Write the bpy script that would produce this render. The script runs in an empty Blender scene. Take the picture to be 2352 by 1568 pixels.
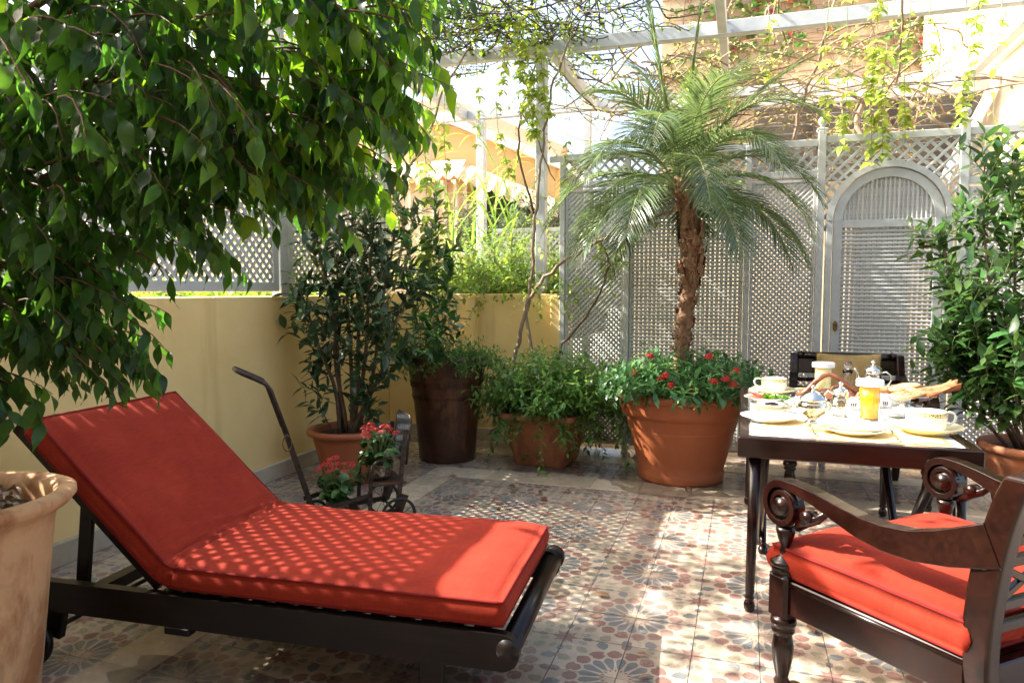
import bpy, math, random
import numpy as np
from mathutils import Vector, Matrix, Euler, noise
R=math.radians; PI=math.pi
DAPPLE=1250
random.seed(7); np.random.seed(7)
sc=bpy.context.scene
COL=sc.collection
# ------------------------------------------------------------ camera, sky, sun, exposure
cam=bpy.data.cameras.new('camera'); camo=bpy.data.objects.new('camera',cam); COL.objects.link(camo)
cam.sensor_width=36; cam.lens=1625/2352*36; cam.clip_start=.05; cam.clip_end=400
camo.location=(0,0,1.35); camo.rotation_euler=(R(90-4.083),0,R(18.2))
sc.camera=camo
SUN_TO=Vector((-1,-.10,.89)).normalized()          # direction towards the sun
W=bpy.data.worlds.new('World'); sc.world=W; W.use_nodes=True
nt=W.node_tree; bg=nt.nodes['Background']
sky=nt.nodes.new('ShaderNodeTexSky'); sky.sky_type='NISHITA'; sky.sun_disc=False
sky.sun_elevation=math.asin(SUN_TO.z); sky.sun_rotation=math.atan2(SUN_TO.x,SUN_TO.y)
sky.dust_density=6; sky.air_density=1.0; sky.ozone_density=.3
nt.links.new(sky.outputs[0],bg.inputs[0]); bg.inputs[1].default_value=.15
sl=bpy.data.lights.new('sun','SUN'); so=bpy.data.objects.new('sun',sl); COL.objects.link(so)
sl.energy=4.7; sl.angle=R(.42); sl.color=(1,.95,.87)
so.rotation_euler=SUN_TO.to_track_quat('Z','Y').to_euler(); so.location=(-6,-1,8)
vs=sc.view_settings; sc.display_settings.display_device='sRGB'; vs.view_transform='Standard'; vs.look='None'; vs.gamma=1; vs.use_curve_mapping=False
vs.exposure=2.0
sc.cycles.max_bounces=10; sc.cycles.diffuse_bounces=5; sc.cycles.transparent_max_bounces=12; sc.cycles.transmission_bounces=8
sc.cycles.sample_clamp_indirect=8
sc.cycles.use_denoising=True
sc.render.use_persistent_data=False
# ------------------------------------------------------------ helpers
def link(o,parent=None,loc=None):
    COL.objects.link(o)
    if parent is not None: o.parent=parent
    if loc is not None: o.location=loc
    return o
def tag(o,label=None,cat=None,group=None,kind=None):
    if label: o['label']=label
    if cat: o['category']=cat
    if group: o['group']=group
    if kind: o['kind']=kind
    return o
def thing(name,label,cat,loc=(0,0,0),rz=0,group=None):
    o=bpy.data.objects.new(name,None); COL.objects.link(o); o.empty_display_size=.1
    o.location=loc; o.rotation_euler=(0,0,rz)
    return tag(o,label,cat,group)
def dup(o,parent=None):
    c=o.copy(); COL.objects.link(c)
    if parent is not None: c.parent=parent
    for ch in o.children: dup(ch,c)
    return c
class MB:
    def __init__(s): s.v=[];s.f=[];s.m=[];s.sm=[]
    def add(s,vs,fs,m=0,smooth=False):
        b=len(s.v); s.v+= [tuple(v) for v in vs]; s.f+=[tuple(i+b for i in f) for f in fs]
        s.m+=[m]*len(fs); s.sm+=[smooth]*len(fs); return s
    def box(s,x0,x1,y0,y1,z0,z1,m=0,M=None,bev=0):
        if bev>0:
            # chamfered box: three nested rings
            b=bev; vs=[]
            def ring(z,i): return [(x0+i,y0+b+0,z),(x0+b,y0+i,z),(x1-b,y0+i,z),(x1-i,y0+b,z),(x1-i,y1-b,z),(x1-b,y1-i,z),(x0+b,y1-i,z),(x0+i,y1-b,z)]
            r1=[(x0+b,y0+b,z0)]; 
            rings=[ [(x0+b*1.0,y0+b*1.3,z0),(x0+b*1.3,y0+b,z0),(x1-b*1.3,y0+b,z0),(x1-b,y0+b*1.3,z0),(x1-b,y1-b*1.3,z0),(x1-b*1.3,y1-b,z0),(x0+b*1.3,y1-b,z0),(x0+b,y1-b*1.3,z0)], ring(z0+b,0), ring(z1-b,0)]
            rings.append([(a[0],a[1],z1) for a in rings[0]])
            vs=[p for r in rings for p in r]; fs=[]
            for k in range(3):
                for i in range(8):
                    j=(i+1)%8; fs.append((k*8+i,k*8+j,k*8+8+j,k*8+8+i))
            fs.append(tuple(range(7,-1,-1))); fs.append(tuple(range(24,32)))
        else:
            vs=[(x0,y0,z0),(x1,y0,z0),(x1,y1,z0),(x0,y1,z0),(x0,y0,z1),(x1,y0,z1),(x1,y1,z1),(x0,y1,z1)]
            fs=[(3,2,1,0),(4,5,6,7),(0,1,5,4),(1,2,6,5),(2,3,7,6),(3,0,4,7)]
        if M is not None: vs=[tuple(M@Vector(v)) for v in vs]
        return s.add(vs,fs,m)
    def bar(s,a,b,w,h,m=0,up=(0,0,1),bev=0):
        a=Vector(a);b=Vector(b);d=b-a;L=d.length;d.normalize();u=Vector(up)
        x=d.cross(u)
        if x.length<1e-4: x=d.cross(Vector((1,0,0)))
        x.normalize(); z=x.cross(d)
        M=Matrix.Translation(a)@Matrix((x,d,z)).transposed().to_4x4()
        return s.box(-w/2,w/2,0,L,-h/2,h/2,m,M,bev)
    def tube(s,pts,r,n=8,m=0,cap=True,flat=1.0):
        pts=[Vector(p) for p in pts]; k=len(pts)
        rs=r if isinstance(r,(list,tuple)) else [r]*k
        vs=[];fs=[]; prev=None
        for i,p in enumerate(pts):
            t=(pts[min(i+1,k-1)]-pts[max(i-1,0)])
            if t.length<1e-9: t=Vector((0,0,1))
            t.normalize()
            if prev is None:
                a=t.orthogonal().normalized()
            else:
                a=prev-t*prev.dot(t)
                if a.length<1e-6: a=t.orthogonal()
                a.normalize()
            prev=a; b=t.cross(a)
            for j in range(n):
                an=2*PI*j/n; vs.append(p+(a*math.cos(an)+b*math.sin(an)*flat)*rs[i])
        for i in range(k-1):
            for j in range(n):
                j2=(j+1)%n; fs.append((i*n+j,i*n+j2,(i+1)*n+j2,(i+1)*n+j))
        if cap: fs.append(tuple(range(n-1,-1,-1))); fs.append(tuple((k-1)*n+j for j in range(n)))
        return s.add(vs,fs,m,True)
    def lathe(s,prof,c=(0,0,0),n=48,m=0,cap=False,arc=None,wob=0):
        vs=[];fs=[];k=len(prof)
        for (r,z) in prof:
            for j in range(n):
                an=2*PI*j/n; rr=r*(1+wob*math.sin(3*an+z*9)) if wob else r
                vs.append((c[0]+rr*math.cos(an),c[1]+rr*math.sin(an),c[2]+z))
        for i in range(k-1):
            for j in range(n):
                j2=(j+1)%n; fs.append((i*n+j,i*n+j2,(i+1)*n+j2,(i+1)*n+j))
        if cap: fs.append(tuple(range(n-1,-1,-1))); fs.append(tuple((k-1)*n+j for j in range(n)))
        return s.add(vs,fs,m,True)
    def prism(s,poly,z0,z1,m=0,M=None,smooth=False):
        n=len(poly); vs=[(p[0],p[1],z0) for p in poly]+[(p[0],p[1],z1) for p in poly]
        if M is not None: vs=[tuple(M@Vector(v)) for v in vs]
        s.add(vs,[tuple(range(n-1,-1,-1)),tuple(range(n,2*n))],m)
        b=len(s.v)-2*n
        s.f+=[(b+i,b+(i+1)%n,b+n+(i+1)%n,b+n+i) for i in range(n)]; s.m+=[m]*n; s.sm+=[smooth]*n
        return s
    def mesh(s,name,mats,off=(0,0,0)):
        me=bpy.data.meshes.new(name)
        v=np.array(s.v,dtype=np.float32)-np.array(off,dtype=np.float32)
        me.from_pydata(v.tolist(),[],s.f)
        for mt in (mats if isinstance(mats,(list,tuple)) else [mats]): me.materials.append(mt)
        me.polygons.foreach_set('material_index',s.m); me.polygons.foreach_set('use_smooth',s.sm)
        me.update()
        if any(s.sm) and not all(s.sm):
            pass
        return me
    def build(s,name,mats,parent=None,world=True):
        # vertices given in the parent's own frame if world is False, else in world space (parent unrotated)
        off=tuple(parent.location) if (parent is not None and world) else (0,0,0)
        if parent is not None and world and parent.parent is not None:
            p=parent; o=Vector((0,0,0))
            while p is not None: o+=Vector(p.location); p=p.parent
            off=tuple(o)
        o=bpy.data.objects.new(name,s.mesh(name,mats,off)); COL.objects.link(o)
        if parent is not None: o.parent=parent
        return o
# ------------------------------------------------------------ materials
def mat(name,col,rough=.6,spec=.5,metal=0,**k):
    m=bpy.data.materials.new(name); m.use_nodes=True; n=m.node_tree; b=n.nodes['Principled BSDF']
    b.inputs['Base Color'].default_value=(*col,1); b.inputs['Roughness'].default_value=rough
    b.inputs['Metallic'].default_value=metal; b.inputs['Specular IOR Level'].default_value=spec
    for kk,vv in k.items(): b.inputs[kk.replace('_',' ')].default_value=vv
    return m
def nd(m,t,**k):
    n=m.node_tree.nodes.new(t)
    for a,v in k.items():
        if a.startswith('i_'): n.inputs[a[2:].replace('_',' ')].default_value=v
        else: setattr(n,a,v)
    return n
def lk(m,a,b): m.node_tree.links.new(a,b)
def bsdf(m): return m.node_tree.nodes['Principled BSDF']
def noisy(m,c1,c2,scale=5,detail=6,rough=.6,lo=.35,hi=.65,coords='Object',stretch=(1,1,1),bump=0,bscale=None,bdist=.002,rvar=None):
    tc=nd(m,'ShaderNodeTexCoord'); mp=nd(m,'ShaderNodeMapping'); mp.inputs['Scale'].default_value=stretch
    lk(m,tc.outputs[coords],mp.inputs[0])
    no=nd(m,'ShaderNodeTexNoise'); no.inputs['Scale'].default_value=scale; no.inputs['Detail'].default_value=detail; no.inputs['Roughness'].default_value=rough
    lk(m,mp.outputs[0],no.inputs['Vector'])
    cr=nd(m,'ShaderNodeValToRGB'); cr.color_ramp.elements[0].position=lo; cr.color_ramp.elements[1].position=hi
    cr.color_ramp.elements[0].color=(*c1,1); cr.color_ramp.elements[1].color=(*c2,1)
    lk(m,no.outputs[0],cr.inputs[0]); lk(m,cr.outputs[0],bsdf(m).inputs['Base Color'])
    if bump:
        n2=nd(m,'ShaderNodeTexNoise'); n2.inputs['Scale'].default_value=bscale or scale*8; n2.inputs['Detail'].default_value=5
        lk(m,mp.outputs[0],n2.inputs['Vector'])
        bp=nd(m,'ShaderNodeBump'); bp.inputs['Strength'].default_value=bump; bp.inputs['Distance'].default_value=bdist
        lk(m,n2.outputs[0],bp.inputs['Height']); lk(m,bp.outputs[0],bsdf(m).inputs['Normal'])
    if rvar:
        mr=nd(m,'ShaderNodeMapRange'); mr.inputs['To Min'].default_value=rvar[0]; mr.inputs['To Max'].default_value=rvar[1]
        mr.inputs['From Min'].default_value=.3; mr.inputs['From Max'].default_value=.7
        lk(m,no.outputs[0],mr.inputs[0]); lk(m,mr.outputs[0],bsdf(m).inputs['Roughness'])
    return m,cr,no,tc
def objvar(m,amount=.15):
    """every object of this material a little lighter or darker"""
    b=bsdf(m); l=b.inputs['Base Color'].links
    oi=nd(m,'ShaderNodeObjectInfo'); mr=nd(m,'ShaderNodeMapRange'); mr.inputs['To Min'].default_value=1-amount; mr.inputs['To Max'].default_value=1+amount
    lk(m,oi.outputs['Random'],mr.inputs[0]); hs=nd(m,'ShaderNodeHueSaturation'); lk(m,mr.outputs[0],hs.inputs['Value'])
    if l: lk(m,l[0].from_socket,hs.inputs['Color'])
    else: hs.inputs['Color'].default_value=b.inputs['Base Color'].default_value
    lk(m,hs.outputs[0],b.inputs['Base Color']); return m
M={}
M['yellow'],cr,_,tc=noisy(mat('yellow_plaster',(.7,.45,.15),.85,.2),(.83,.58,.225),(.93,.69,.31),1.3,8,.65,.3,.7,bump=.35,bscale=60,bdist=.002)
# rain streaks: stretched noise multiplied in
m=M['yellow']; mp=nd(m,'ShaderNodeMapping'); mp.inputs['Scale'].default_value=(5,5,.45); lk(m,tc.outputs['Object'],mp.inputs[0])
n3=nd(m,'ShaderNodeTexNoise'); n3.inputs['Scale'].default_value=1; n3.inputs['Detail'].default_value=5; lk(m,mp.outputs[0],n3.inputs['Vector'])
r3=nd(m,'ShaderNodeValToRGB'); r3.color_ramp.elements[0].position=.28; r3.color_ramp.elements[0].color=(.70,.62,.5,1); r3.color_ramp.elements[1].position=.42; r3.color_ramp.elements[1].color=(1,1,1,1)
lk(m,n3.outputs[0],r3.inputs[0]); mx=nd(m,'ShaderNodeMix',data_type='RGBA',blend_type='MULTIPLY'); mx.inputs[0].default_value=.5
lk(m,cr.outputs[0],mx.inputs[6]); lk(m,r3.outputs[0],mx.inputs[7]); lk(m,mx.outputs[2],bsdf(m).inputs['Base Color'])
M['skirt'],*_=noisy(mat('skirting_stone',(.5,.43,.32),.6,.4),(.38,.31,.22),(.62,.54,.40),4,8,.7,.3,.7,bump=.2)
M['paint'],*_=noisy(mat('grey_green_paint',(.5,.5,.45),.5,.4),(.44,.45,.42),(.58,.59,.56),7,8,.7,.3,.7,bump=.25,bscale=40,bdist=.001)
M['slat'],*_=noisy(mat('lattice_paint',(.5,.5,.45),.55,.35),(.43,.44,.42),(.59,.60,.57),30,6,.7,.3,.7,bump=.3,bscale=80,bdist=.001)
objvar(M['slat'],.12)
M['white'],*_=noisy(mat('white_paint',(.72,.73,.72),.45,.4),(.38,.41,.42),(.52,.545,.55),5,8,.7,.25,.6)
M['mortar']=mat('bedding_mortar',(.22,.18,.13),.9)
# cement tiles: colours of the print, worn and dusty
def tilemat(name,c,rough=(.14,.42)):
    a=tuple(x*.72 for x in c); b=tuple(min(1,x*1.25) for x in c)
    m,cr,no,tc=noisy(mat(name,c,.35,.5),a,b,14,8,.7,.25,.75)
    g=nd(m,'ShaderNodeNewGeometry'); n=nd(m,'ShaderNodeTexNoise'); n.inputs['Scale'].default_value=1.3; n.inputs['Detail'].default_value=7; n.inputs['Roughness'].default_value=.7
    lk(m,g.outputs['Position'],n.inputs['Vector'])
    mr=nd(m,'ShaderNodeMapRange'); mr.inputs['From Min'].default_value=.3; mr.inputs['From Max'].default_value=.7; mr.inputs['To Min'].default_value=rough[0]; mr.inputs['To Max'].default_value=rough[1]
    lk(m,n.outputs[0],mr.inputs[0]); lk(m,mr.outputs[0],bsdf(m).inputs['Roughness'])
    mx=nd(m,'ShaderNodeMix',data_type='RGBA',blend_type='MIX'); mx.inputs[7].default_value=(.44,.36,.28,1)
    r2=nd(m,'ShaderNodeMapRange'); r2.inputs['From Min'].default_value=.42; r2.inputs['From Max'].default_value=.75; r2.inputs['To Min'].default_value=.10; r2.inputs['To Max'].default_value=.45
    lk(m,n.outputs[0],r2.inputs[0]); lk(m,r2.outputs[0],mx.inputs[0]); lk(m,cr.outputs[0],mx.inputs[6]); lk(m,mx.outputs[2],bsdf(m).inputs['Base Color'])
    objvar(m,.17); return m
M['t_bg']=tilemat('tile_sand',(.42,.335,.25)); M['t_gr']=tilemat('tile_grey_blue',(.125,.14,.15)); M['t_red']=tilemat('tile_maroon',(.21,.105,.09)); M['t_ol']=tilemat('tile_olive_grey',(.25,.22,.155))
M['marble']=tilemat('cream_slab',(.55,.45,.31),(.15,.35))
# ------------------------------------------------------------ floor
floor=tag(bpy.data.objects.new('terrace_floor',None),kind='structure'); COL.objects.link(floor)
MB().box(-3.2,5.5,-2.5,6.2,-.30,-.014).build('bedding',M['mortar'],floor)
T=.24
def tile_mesh(rot):
    b=MB(); g=.0015; h=T/2
    b.box(-h+g,h-g,-h+g,h-g,-.0135,0,0)
    z=.00035
    def poly(ps,m):
        # clip to the tile square
        q=[(x-h,y-h) for x,y in ps]
        for ax,lim,sgn in ((0,-h+g,1),(0,h-g,-1),(1,-h+g,1),(1,h-g,-1)):
            o=[]
            for i in range(len(q)):
                p1,p2=q[i],q[(i+1)%len(q)]
                d1=(p1[ax]-lim)*sgn; d2=(p2[ax]-lim)*sgn
                if d1>=0: o.append(p1)
                if (d1>=0)!=(d2>=0):
                    t=d1/(d1-d2); o.append((p1[0]+(p2[0]-p1[0])*t,p1[1]+(p2[1]-p1[1])*t))
            q=o
            if len(q)<3: return
        q=[(x*math.cos(rot)-y*math.sin(rot),x*math.sin(rot)+y*math.cos(rot)) for x,y in q]
        b.add([(x,y,z) for x,y in q],[tuple(range(len(q)))],m)
    def ring(cx,cy,ang,pts,m):   # pts: (radius, halfwidth) outline
        ca,sa=math.cos(ang),math.sin(ang)
        ps=[(r,w) for r,w in pts]+[(r,-w) for r,w in reversed(pts) if w>0]
        poly([(cx+r*ca-w*sa,cy+r*sa+w*ca) for r,w in ps],m)
    for k in range(-1,10):
        a=PI/8*k
        ring(0,0,a,[(.048,0),(.075,.0095),(.112,.0188),(.126,.0150),(.137,0)],1)      # long petals
        ring(0,0,a+PI/16,[(.040,0),(.050,.0045),(.060,0)],2)                         # small diamonds
        if k%2==0: ring(0,0,a+PI/16,[(.136,.008),(.145,.022),(.166,.0300),(.184,.016),(.193,.0)],2)
        else: ring(0,0,a+PI/16,[(.136,.007),(.150,.0245),(.164,.021),(.176,.0315),(.190,.012)],2)
        if k in(0,8): ring(0,0,a,[(.200,0),(.214,.017),(.266,.017),(.280,0)],2)
        if k in(1,7): ring(0,0,a,[(.196,0),(.210,.016),(.236,.024),(.250,.012),(.262,0)],1)
        if k in(3,5): ring(0,0,a,[(.196,0),(.208,.014),(.232,.024),(.246,.016),(.254,0)],3)
        if k in(2,6): ring(0,0,a,[(.194,0),(.206,.016),(.226,.020),(.242,.012),(.252,0)],3)
        if k==4: ring(0,0,a,[(.198,0),(.212,.018),(.236,.022),(.262,.010),(.274,0)],1)
    # eight-pointed star at the far corner, with olive arrows and grey lozenges between
    st=[]
    for k in range(16):
        a=PI/8*k; r=.056 if k%2==0 else .030
        st.append((T+r*math.cos(a),T+r*math.sin(a)))
    poly(st,2)
    for k in (0,1,3,4):
        an=PI+PI/8+(k-0)*PI/8*1.0
    for an in (PI+PI/8,1.5*PI-PI/8): ring(T,T,an,[(.062,0),(.072,.012),(.092,.013),(.104,0)],3)
    for an in (PI,1.5*PI): ring(T,T,an+PI/16*0,[(.118,0),(.126,.008),(.134,.008),(.141,0)],3)
    for an in (PI,1.5*PI): ring(T,T,an,[(.066,0),(.078,.012),(.100,.012),(.110,0)],1)
    return b.mesh('tile',[M['t_bg'],M['t_gr'],M['t_red'],M['t_ol']])
tmesh={}
ox,oy=-.16,2.62   # a star
cells=[]
for i in range(-13,10):
    for j in range(-6,15):
        cx=ox+(i+.5)*T; cy=oy+(j+.5)*T
        if cx<-3.2 or cx>2.3 or cy>5.9 or cy<1.2: continue
        if cx>1.8 and cy>4.6: pass
        cells.append((cx,cy,i,j))
def dcam(x,y): return math.hypot(x,y)
cells.sort(key=lambda c:(not(c[1]>1.9 and abs(math.atan2(c[0],c[1])+R(18.2))<R(37)), dcam(c[0],c[1])))
stuffb=MB()
for n,(cx,cy,i,j) in enumerate(cells):
    # star corner: i even side
    sx=1 if (i%2)!=0 else -1    # star lies at lower x corner when i even
    sy=1 if (j%2)!=0 else -1
    rot={(1,1):0,(-1,1):PI/2,(-1,-1):PI,(1,-1):-PI/2}[(sx,sy)]
    if rot not in tmesh: tmesh[rot]=tile_mesh(rot)
    if n<270:
        o=bpy.data.objects.new('tile',tmesh[rot]); o.location=(cx,cy,random.uniform(-.0009,.0006)); o.rotation_euler=(random.uniform(-.0012,.0012),random.uniform(-.0012,.0012),random.uniform(-.003,.003))
        link(o,floor)
    else:
        me=tmesh[rot]; stuffb.add([(v.co.x+cx,v.co.y+cy,v.co.z) for v in me.vertices],[tuple(p.vertices) for p in me.polygons],0)
        for q,p in enumerate(me.polygons): stuffb.m[-len(me.polygons)+q]=p.material_index
o=stuffb.build('far_tiles',[M['t_bg'],M['t_gr'],M['t_red'],M['t_ol']],floor); o['kind']='stuff'
# cream border slabs
def slab(x0,x1,y0,y1):
    b=MB(); g=.001; b.box(x0+g,x1-g,y0+g,y1-g,-.012,.003+random.uniform(0,.0006),0,bev=.0012); o=b.build('slab',M['marble'],floor); return o
y=.9
while y<4.69:
    slab(-2.215,-1.99,y,min(y+.5,4.69)); y+=.5
x=-2.215
for wd in [.47,.33,.43,.33,.34,.40,.36,.42,.36,.44,.4,.5]:
    slab(x,x+wd,4.69,4.95); x+=wd
x=-3.1
for wd in [.5]*11: slab(x,x+wd,5.45,5.66); x+=wd
# pink lozenge tiles near the gate
M['t_pk']=tilemat('tile_pink_grey',(.33,.22,.18))
lz=MB()
for i in range(26):
    x0=-3.1+i*.21
    lz.box(x0+.001,x0+.209,5.662,5.86,-.01,.0025,0)
    cx=x0+.105; cy=5.761
    for s_,m_ in ((.095,1),(.08,0),(.045,1),(.03,2)):
        zz=.003+(.0954-s_)*.01
        lz.add([(cx-s_,cy,zz),(cx,cy-s_*.9,zz),(cx+s_,cy,zz),(cx,cy+s_*.9,zz)],[(0,1,2,3)],m_)
o=lz.build('border_tiles',[M['t_pk'],M['t_red'],M['t_bg']],floor); o['kind']='stuff'
# ------------------------------------------------------------ parapet walls
w1=tag(MB().box(-3.6,-3.2,-2.5,6.05,-.3,1.31,bev=.008).build('parapet_wall',M['yellow']),'long low yellow plastered wall under the lattice, beside the red lounger','wall')
w2=tag(MB().box(-3.195,-1.50,5.98,6.35,-.3,1.325,bev=.008).build('parapet_wall',M['yellow']),'short yellow plastered wall holding up the planted bed, behind the square planter','wall')
MB().box(-2.38,-2.30,5.93,5.985,0,1.30,bev=.006).build('pilaster',M['yellow'],w2)
MB().box(-1.60,-1.52,5.93,5.985,0,1.31,bev=.006).build('pilaster',M['yellow'],w2)
y=-2.4
while y<5.9:
    b=MB(); b.box(-3.201,-3.165,y+.001,min(y+.8,5.97)-.001,0.0,.115,bev=.004); b.build('skirting_slab',M['skirt'],w1); y+=.8
x=-3.16
while x<-1.6:
    b=MB(); b.box(x+.001,min(x+.6,-1.6)-.001,5.945,5.981,0,.11,bev=.004); b.build('skirting_slab',M['skirt'],w2); x+=.6
# ------------------------------------------------------------ lattice
SL=MB().box(-.5,.5,-.5,.5,-.5,.5).mesh('slat',M['slat'])
def rodmesh():
    b=MB(); n=6; ps=[(.5*math.cos(PI*k/n-PI/2)*1.0,.5*math.sin(PI*k/n-PI/2)) for k in range(n+1)]
    # half round facing -Y, length along X
    vs=[(-.5,-c*1.0,s_) for c,s_ in ps]+[(.5,-c*1.0,s_) for c,s_ in ps]; m=len(ps)
    fs=[(i,i+1,m+i+1,m+i) for i in range(m-1)]+[(m-1,0,m,2*m-1),tuple(range(m-1,-1,-1)),tuple(range(m,2*m))]
    b.add(vs,fs,0,False); return b.mesh('slat',M['slat'])
RD=rodmesh()
def clip(cx,cz,dx,dz,x0,x1,z0,z1,arch=None):
    t0,t1=-1e9,1e9
    for p,d,a,b in ((cx,dx,x0,x1),(cz,dz,z0,z1)):
        if abs(d)<1e-9:
            if p<a or p>b: return None
        else:
            u,v=(a-p)/d,(b-p)/d
            if u>v:u,v=v,u
            t0=max(t0,u);t1=min(t1,v)
    if t1-t0<.012: return None
    return t0,t1
def slat(parent,P,axis,a,b,depth,wid,thk,mesh=None,name='slat'):
    """slat in the panel plane from a=(u,z) to b; axis 'X': plane y=P, 'Y': plane x=P"""
    (u0,z0),(u1,z1)=a,b; L=math.hypot(u1-u0,z1-z0); an=math.atan2(z1-z0,u1-u0)
    o=bpy.data.objects.new(name,mesh or SL)
    if axis=='X':
        o.location=((u0+u1)/2,P+depth,(z0+z1)/2); o.rotation_euler=(0,-an,0); o.scale=(L,thk,wid)
    else:
        o.location=(P+depth,(u0+u1)/2,(z0+z1)/2); o.rotation_euler=Euler((0,-an,0)).to_matrix().to_4x4().to_euler()
        o.rotation_euler=(Matrix.Rotation(PI/2,3,'Z')@Matrix.Rotation(-an,3,'Y')).to_euler(); o.scale=(L,thk,wid)
    pl=Vector(parent.location); o.location=Vector(o.location)-pl
    COL.objects.link(o); o.parent=parent; return o
def diag_panel(parent,P,axis,u0,u1,z0,z1,pitch,wid,thk,d1,d2,rod=False,cut=None):
    hp=pitch*math.sqrt(2)
    for s_,dep in ((1,d1),(-1,d2)):
        lo=(u0-(z1-z0)) if s_>0 else u0; hi=u1 if s_>0 else u1+(z1-z0)
        u=lo+hp*.35
        while u<hi:
            c=clip(u,z0,s_*.7071,.7071,u0,u1,z0,z1)
            if c:
                segs=[c]
                if cut: segs=cut(u,z0,s_,c)
                for c0,c1 in segs:
                    if c1-c0<.015: continue
                    slat(parent,P,axis,(u+s_*.7071*c0,z0+.7071*c0),(u+s_*.7071*c1,z0+.7071*c1),dep,wid,thk,RD if(rod and dep==min(d1,d2)) else None)
            u+=hp
def lat_panel(name,label,P,axis,u0,u1,z0,z1,kind,frame=.05,fd=.035,botr=None,**k):
    base=(P,(u0+u1)/2,z0) if axis=='Y' else ((u0+u1)/2,P,z0)
    t=thing(name,label,'lattice panel',base)
    def fb(nm,a,b,c,d,e=fd):
        m=MB()
        if axis=='X': m.box(a,b,P-e/2,P+e/2,c,d,bev=.003)
        else: m.box(P-e/2,P+e/2,a,b,c,d,bev=.003)
        return m.build(nm,M['paint'],t)
    br=botr or frame
    fb('frame_stile',u0,u0+frame,z0,z1); fb('frame_stile',u1-frame,u1,z0,z1)
    fb('frame_rail',u0+frame,u1-frame,z0,z0+br); fb('frame_rail',u0+frame,u1-frame,z1-frame,z1)
    a,b,c,d=u0+frame-.006,u1-frame+.006,z0+br-.006,z1-frame+.006
    if kind=='diag': diag_panel(t,P,axis,a,b,c,d,k['pitch'],k['wid'],k.get('thk',.006),k.get('d1',-.004),k.get('d2',.004),k.get('rod',False))
    else:
        z=c+.01
        while z<d:
            slat(t,P,axis,(a,z),(b,z),-.006,.0195,.012,RD); z+=.0305
        u=a+.012
        while u<b:
            slat(t,P,axis,(u,c),(u,d),.007,.0235,.008); u+=.0355
    return t
LK=dict(pitch=.051,wid=.0275,thk=.007)
lat_panel('lattice_panel','long diagonal lattice screen on the yellow wall, left of the white post',-3.24,'Y',1.05,4.38,1.345,2.49,'diag',frame=.06,botr=.065,**LK)
lat_panel('lattice_panel','narrower diagonal lattice screen on the yellow wall, behind the bay tree',-3.24,'Y',4.50,5.98,1.345,2.49,'diag',frame=.06,botr=.065,**LK)
lat_panel('lattice_panel','diagonal lattice screen on the wall nearest the camera, hidden in the fig leaves',-3.24,'Y',-1.9,.93,1.345,2.49,'diag',frame=.06,botr=.065,pitch=.07,wid=.046,thk=.006)
FY=5.95
DK=dict(pitch=.0305,wid=.0198,thk=.009,d1=-.006,d2=.005,rod=True)
lat_panel('lattice_panel','narrow fine diagonal lattice panel at the left end of the fence, beside the yellow wall',FY,'X',-1.47,-.97,.06,2.20,'diag',frame=.02,**DK)
lat_panel('lattice_panel','wide fine square lattice panel behind the potted palm trunk',FY,'X',-.92,-.02,.06,2.20,'grid',frame=.02)
lat_panel('lattice_panel','narrow fine diagonal lattice panel between the palm and the arched gate',FY,'X',.03,.50,.06,2.20,'diag',frame=.02,**DK)
lat_panel('lattice_panel','fine diagonal lattice panel behind the potted laurel at the right edge',FY,'X',1.515,2.26,.06,2.10,'diag',frame=.03,**DK)
def post(x,y,z0,z1,w,d,label,finial=False,mt='paint',g='fence posts'):
    b=MB().box(x-w/2,x+w/2,y-d/2,y+d/2,z0,z1,bev=.004)
    o=b.build('fence_post' if mt=='paint' else 'pergola_post',M[mt],None); tag(o,label,'post',g)
    if finial:
        f=MB(); f.box(x-w*.7,x+w*.7,y-w*.7,y+w*.7,z1,z1+.02,bev=.003); f.lathe([(.0,.02),(.02,.025),(.015,.04),(.03,.055),(.034,.075),(.024,.098),(.0,.108)],(x,y,z1),16); f.build('finial',M[mt],o)
    return o
post(-1.495,FY,0,2.48,.045,.07,'fence post standing against the end of the short yellow wall')
post(-.945,FY,0,2.48,.046,.07,'fence post between the leftmost diagonal panel and the square panel')
post(.005,FY,0,2.48,.046,.07,'fence post just right of the palm trunk')
post(.532,FY,0,2.56,.055,.08,'fence post with a cap at the left side of the arched gate',True)
post(1.480,FY,0,2.56,.06,.08,'fence post with a cap right of the arched gate',True)
post(2.29,FY,0,2.5,.05,.07,'fence post at the far right end of the lattice fence')
# upper trellis with wide diagonals over the gate
def archcut(cx,cz,Rr):
    def f(u,z0,s_,c):
        # remove the part of the line inside the arch circle (or below the centre between jambs)
        out=[];n=160;on=None
        for i in range(n+1):
            t=c[0]+(c[1]-c[0])*i/n; x=u+s_*.7071*t; z=z0+.7071*t
            ins=(math.hypot(x-cx,z-cz)<Rr) or (z<cz and abs(x-cx)<Rr)
            if not ins and on is None: on=t
            if ins and on is not None: out.append((on,t)); on=None
        if on is not None: out.append((on,c[1]))
        return out
    return f
GX,GZ,GR=1.0,1.885,.425     # arch centre, springing height, outer radius
def trellis(label,u0,u1,z0,z1,cut=None):
    t=thing('trellis',label,'trellis',((u0+u1)/2,FY,z0))
    MB().box(u0,u1,FY-.03,FY+.03,z1-.055,z1,bev=.004).build('frame_rail',M['paint'],t)
    if cut is None: MB().box(u0,u1,FY-.02,FY+.02,z0,z0+.05,bev=.003).build('frame_rail',M['paint'],t)
    diag_panel(t,FY,'X',u0,u1,z0+(.045 if cut is None else 0),z1-.05,.062,.021,.01,-.007,.006,True,cut)
trellis('open trellis strip above the square panel, behind the palm fronds',-1.47,.50,2.22,2.50)
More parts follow.
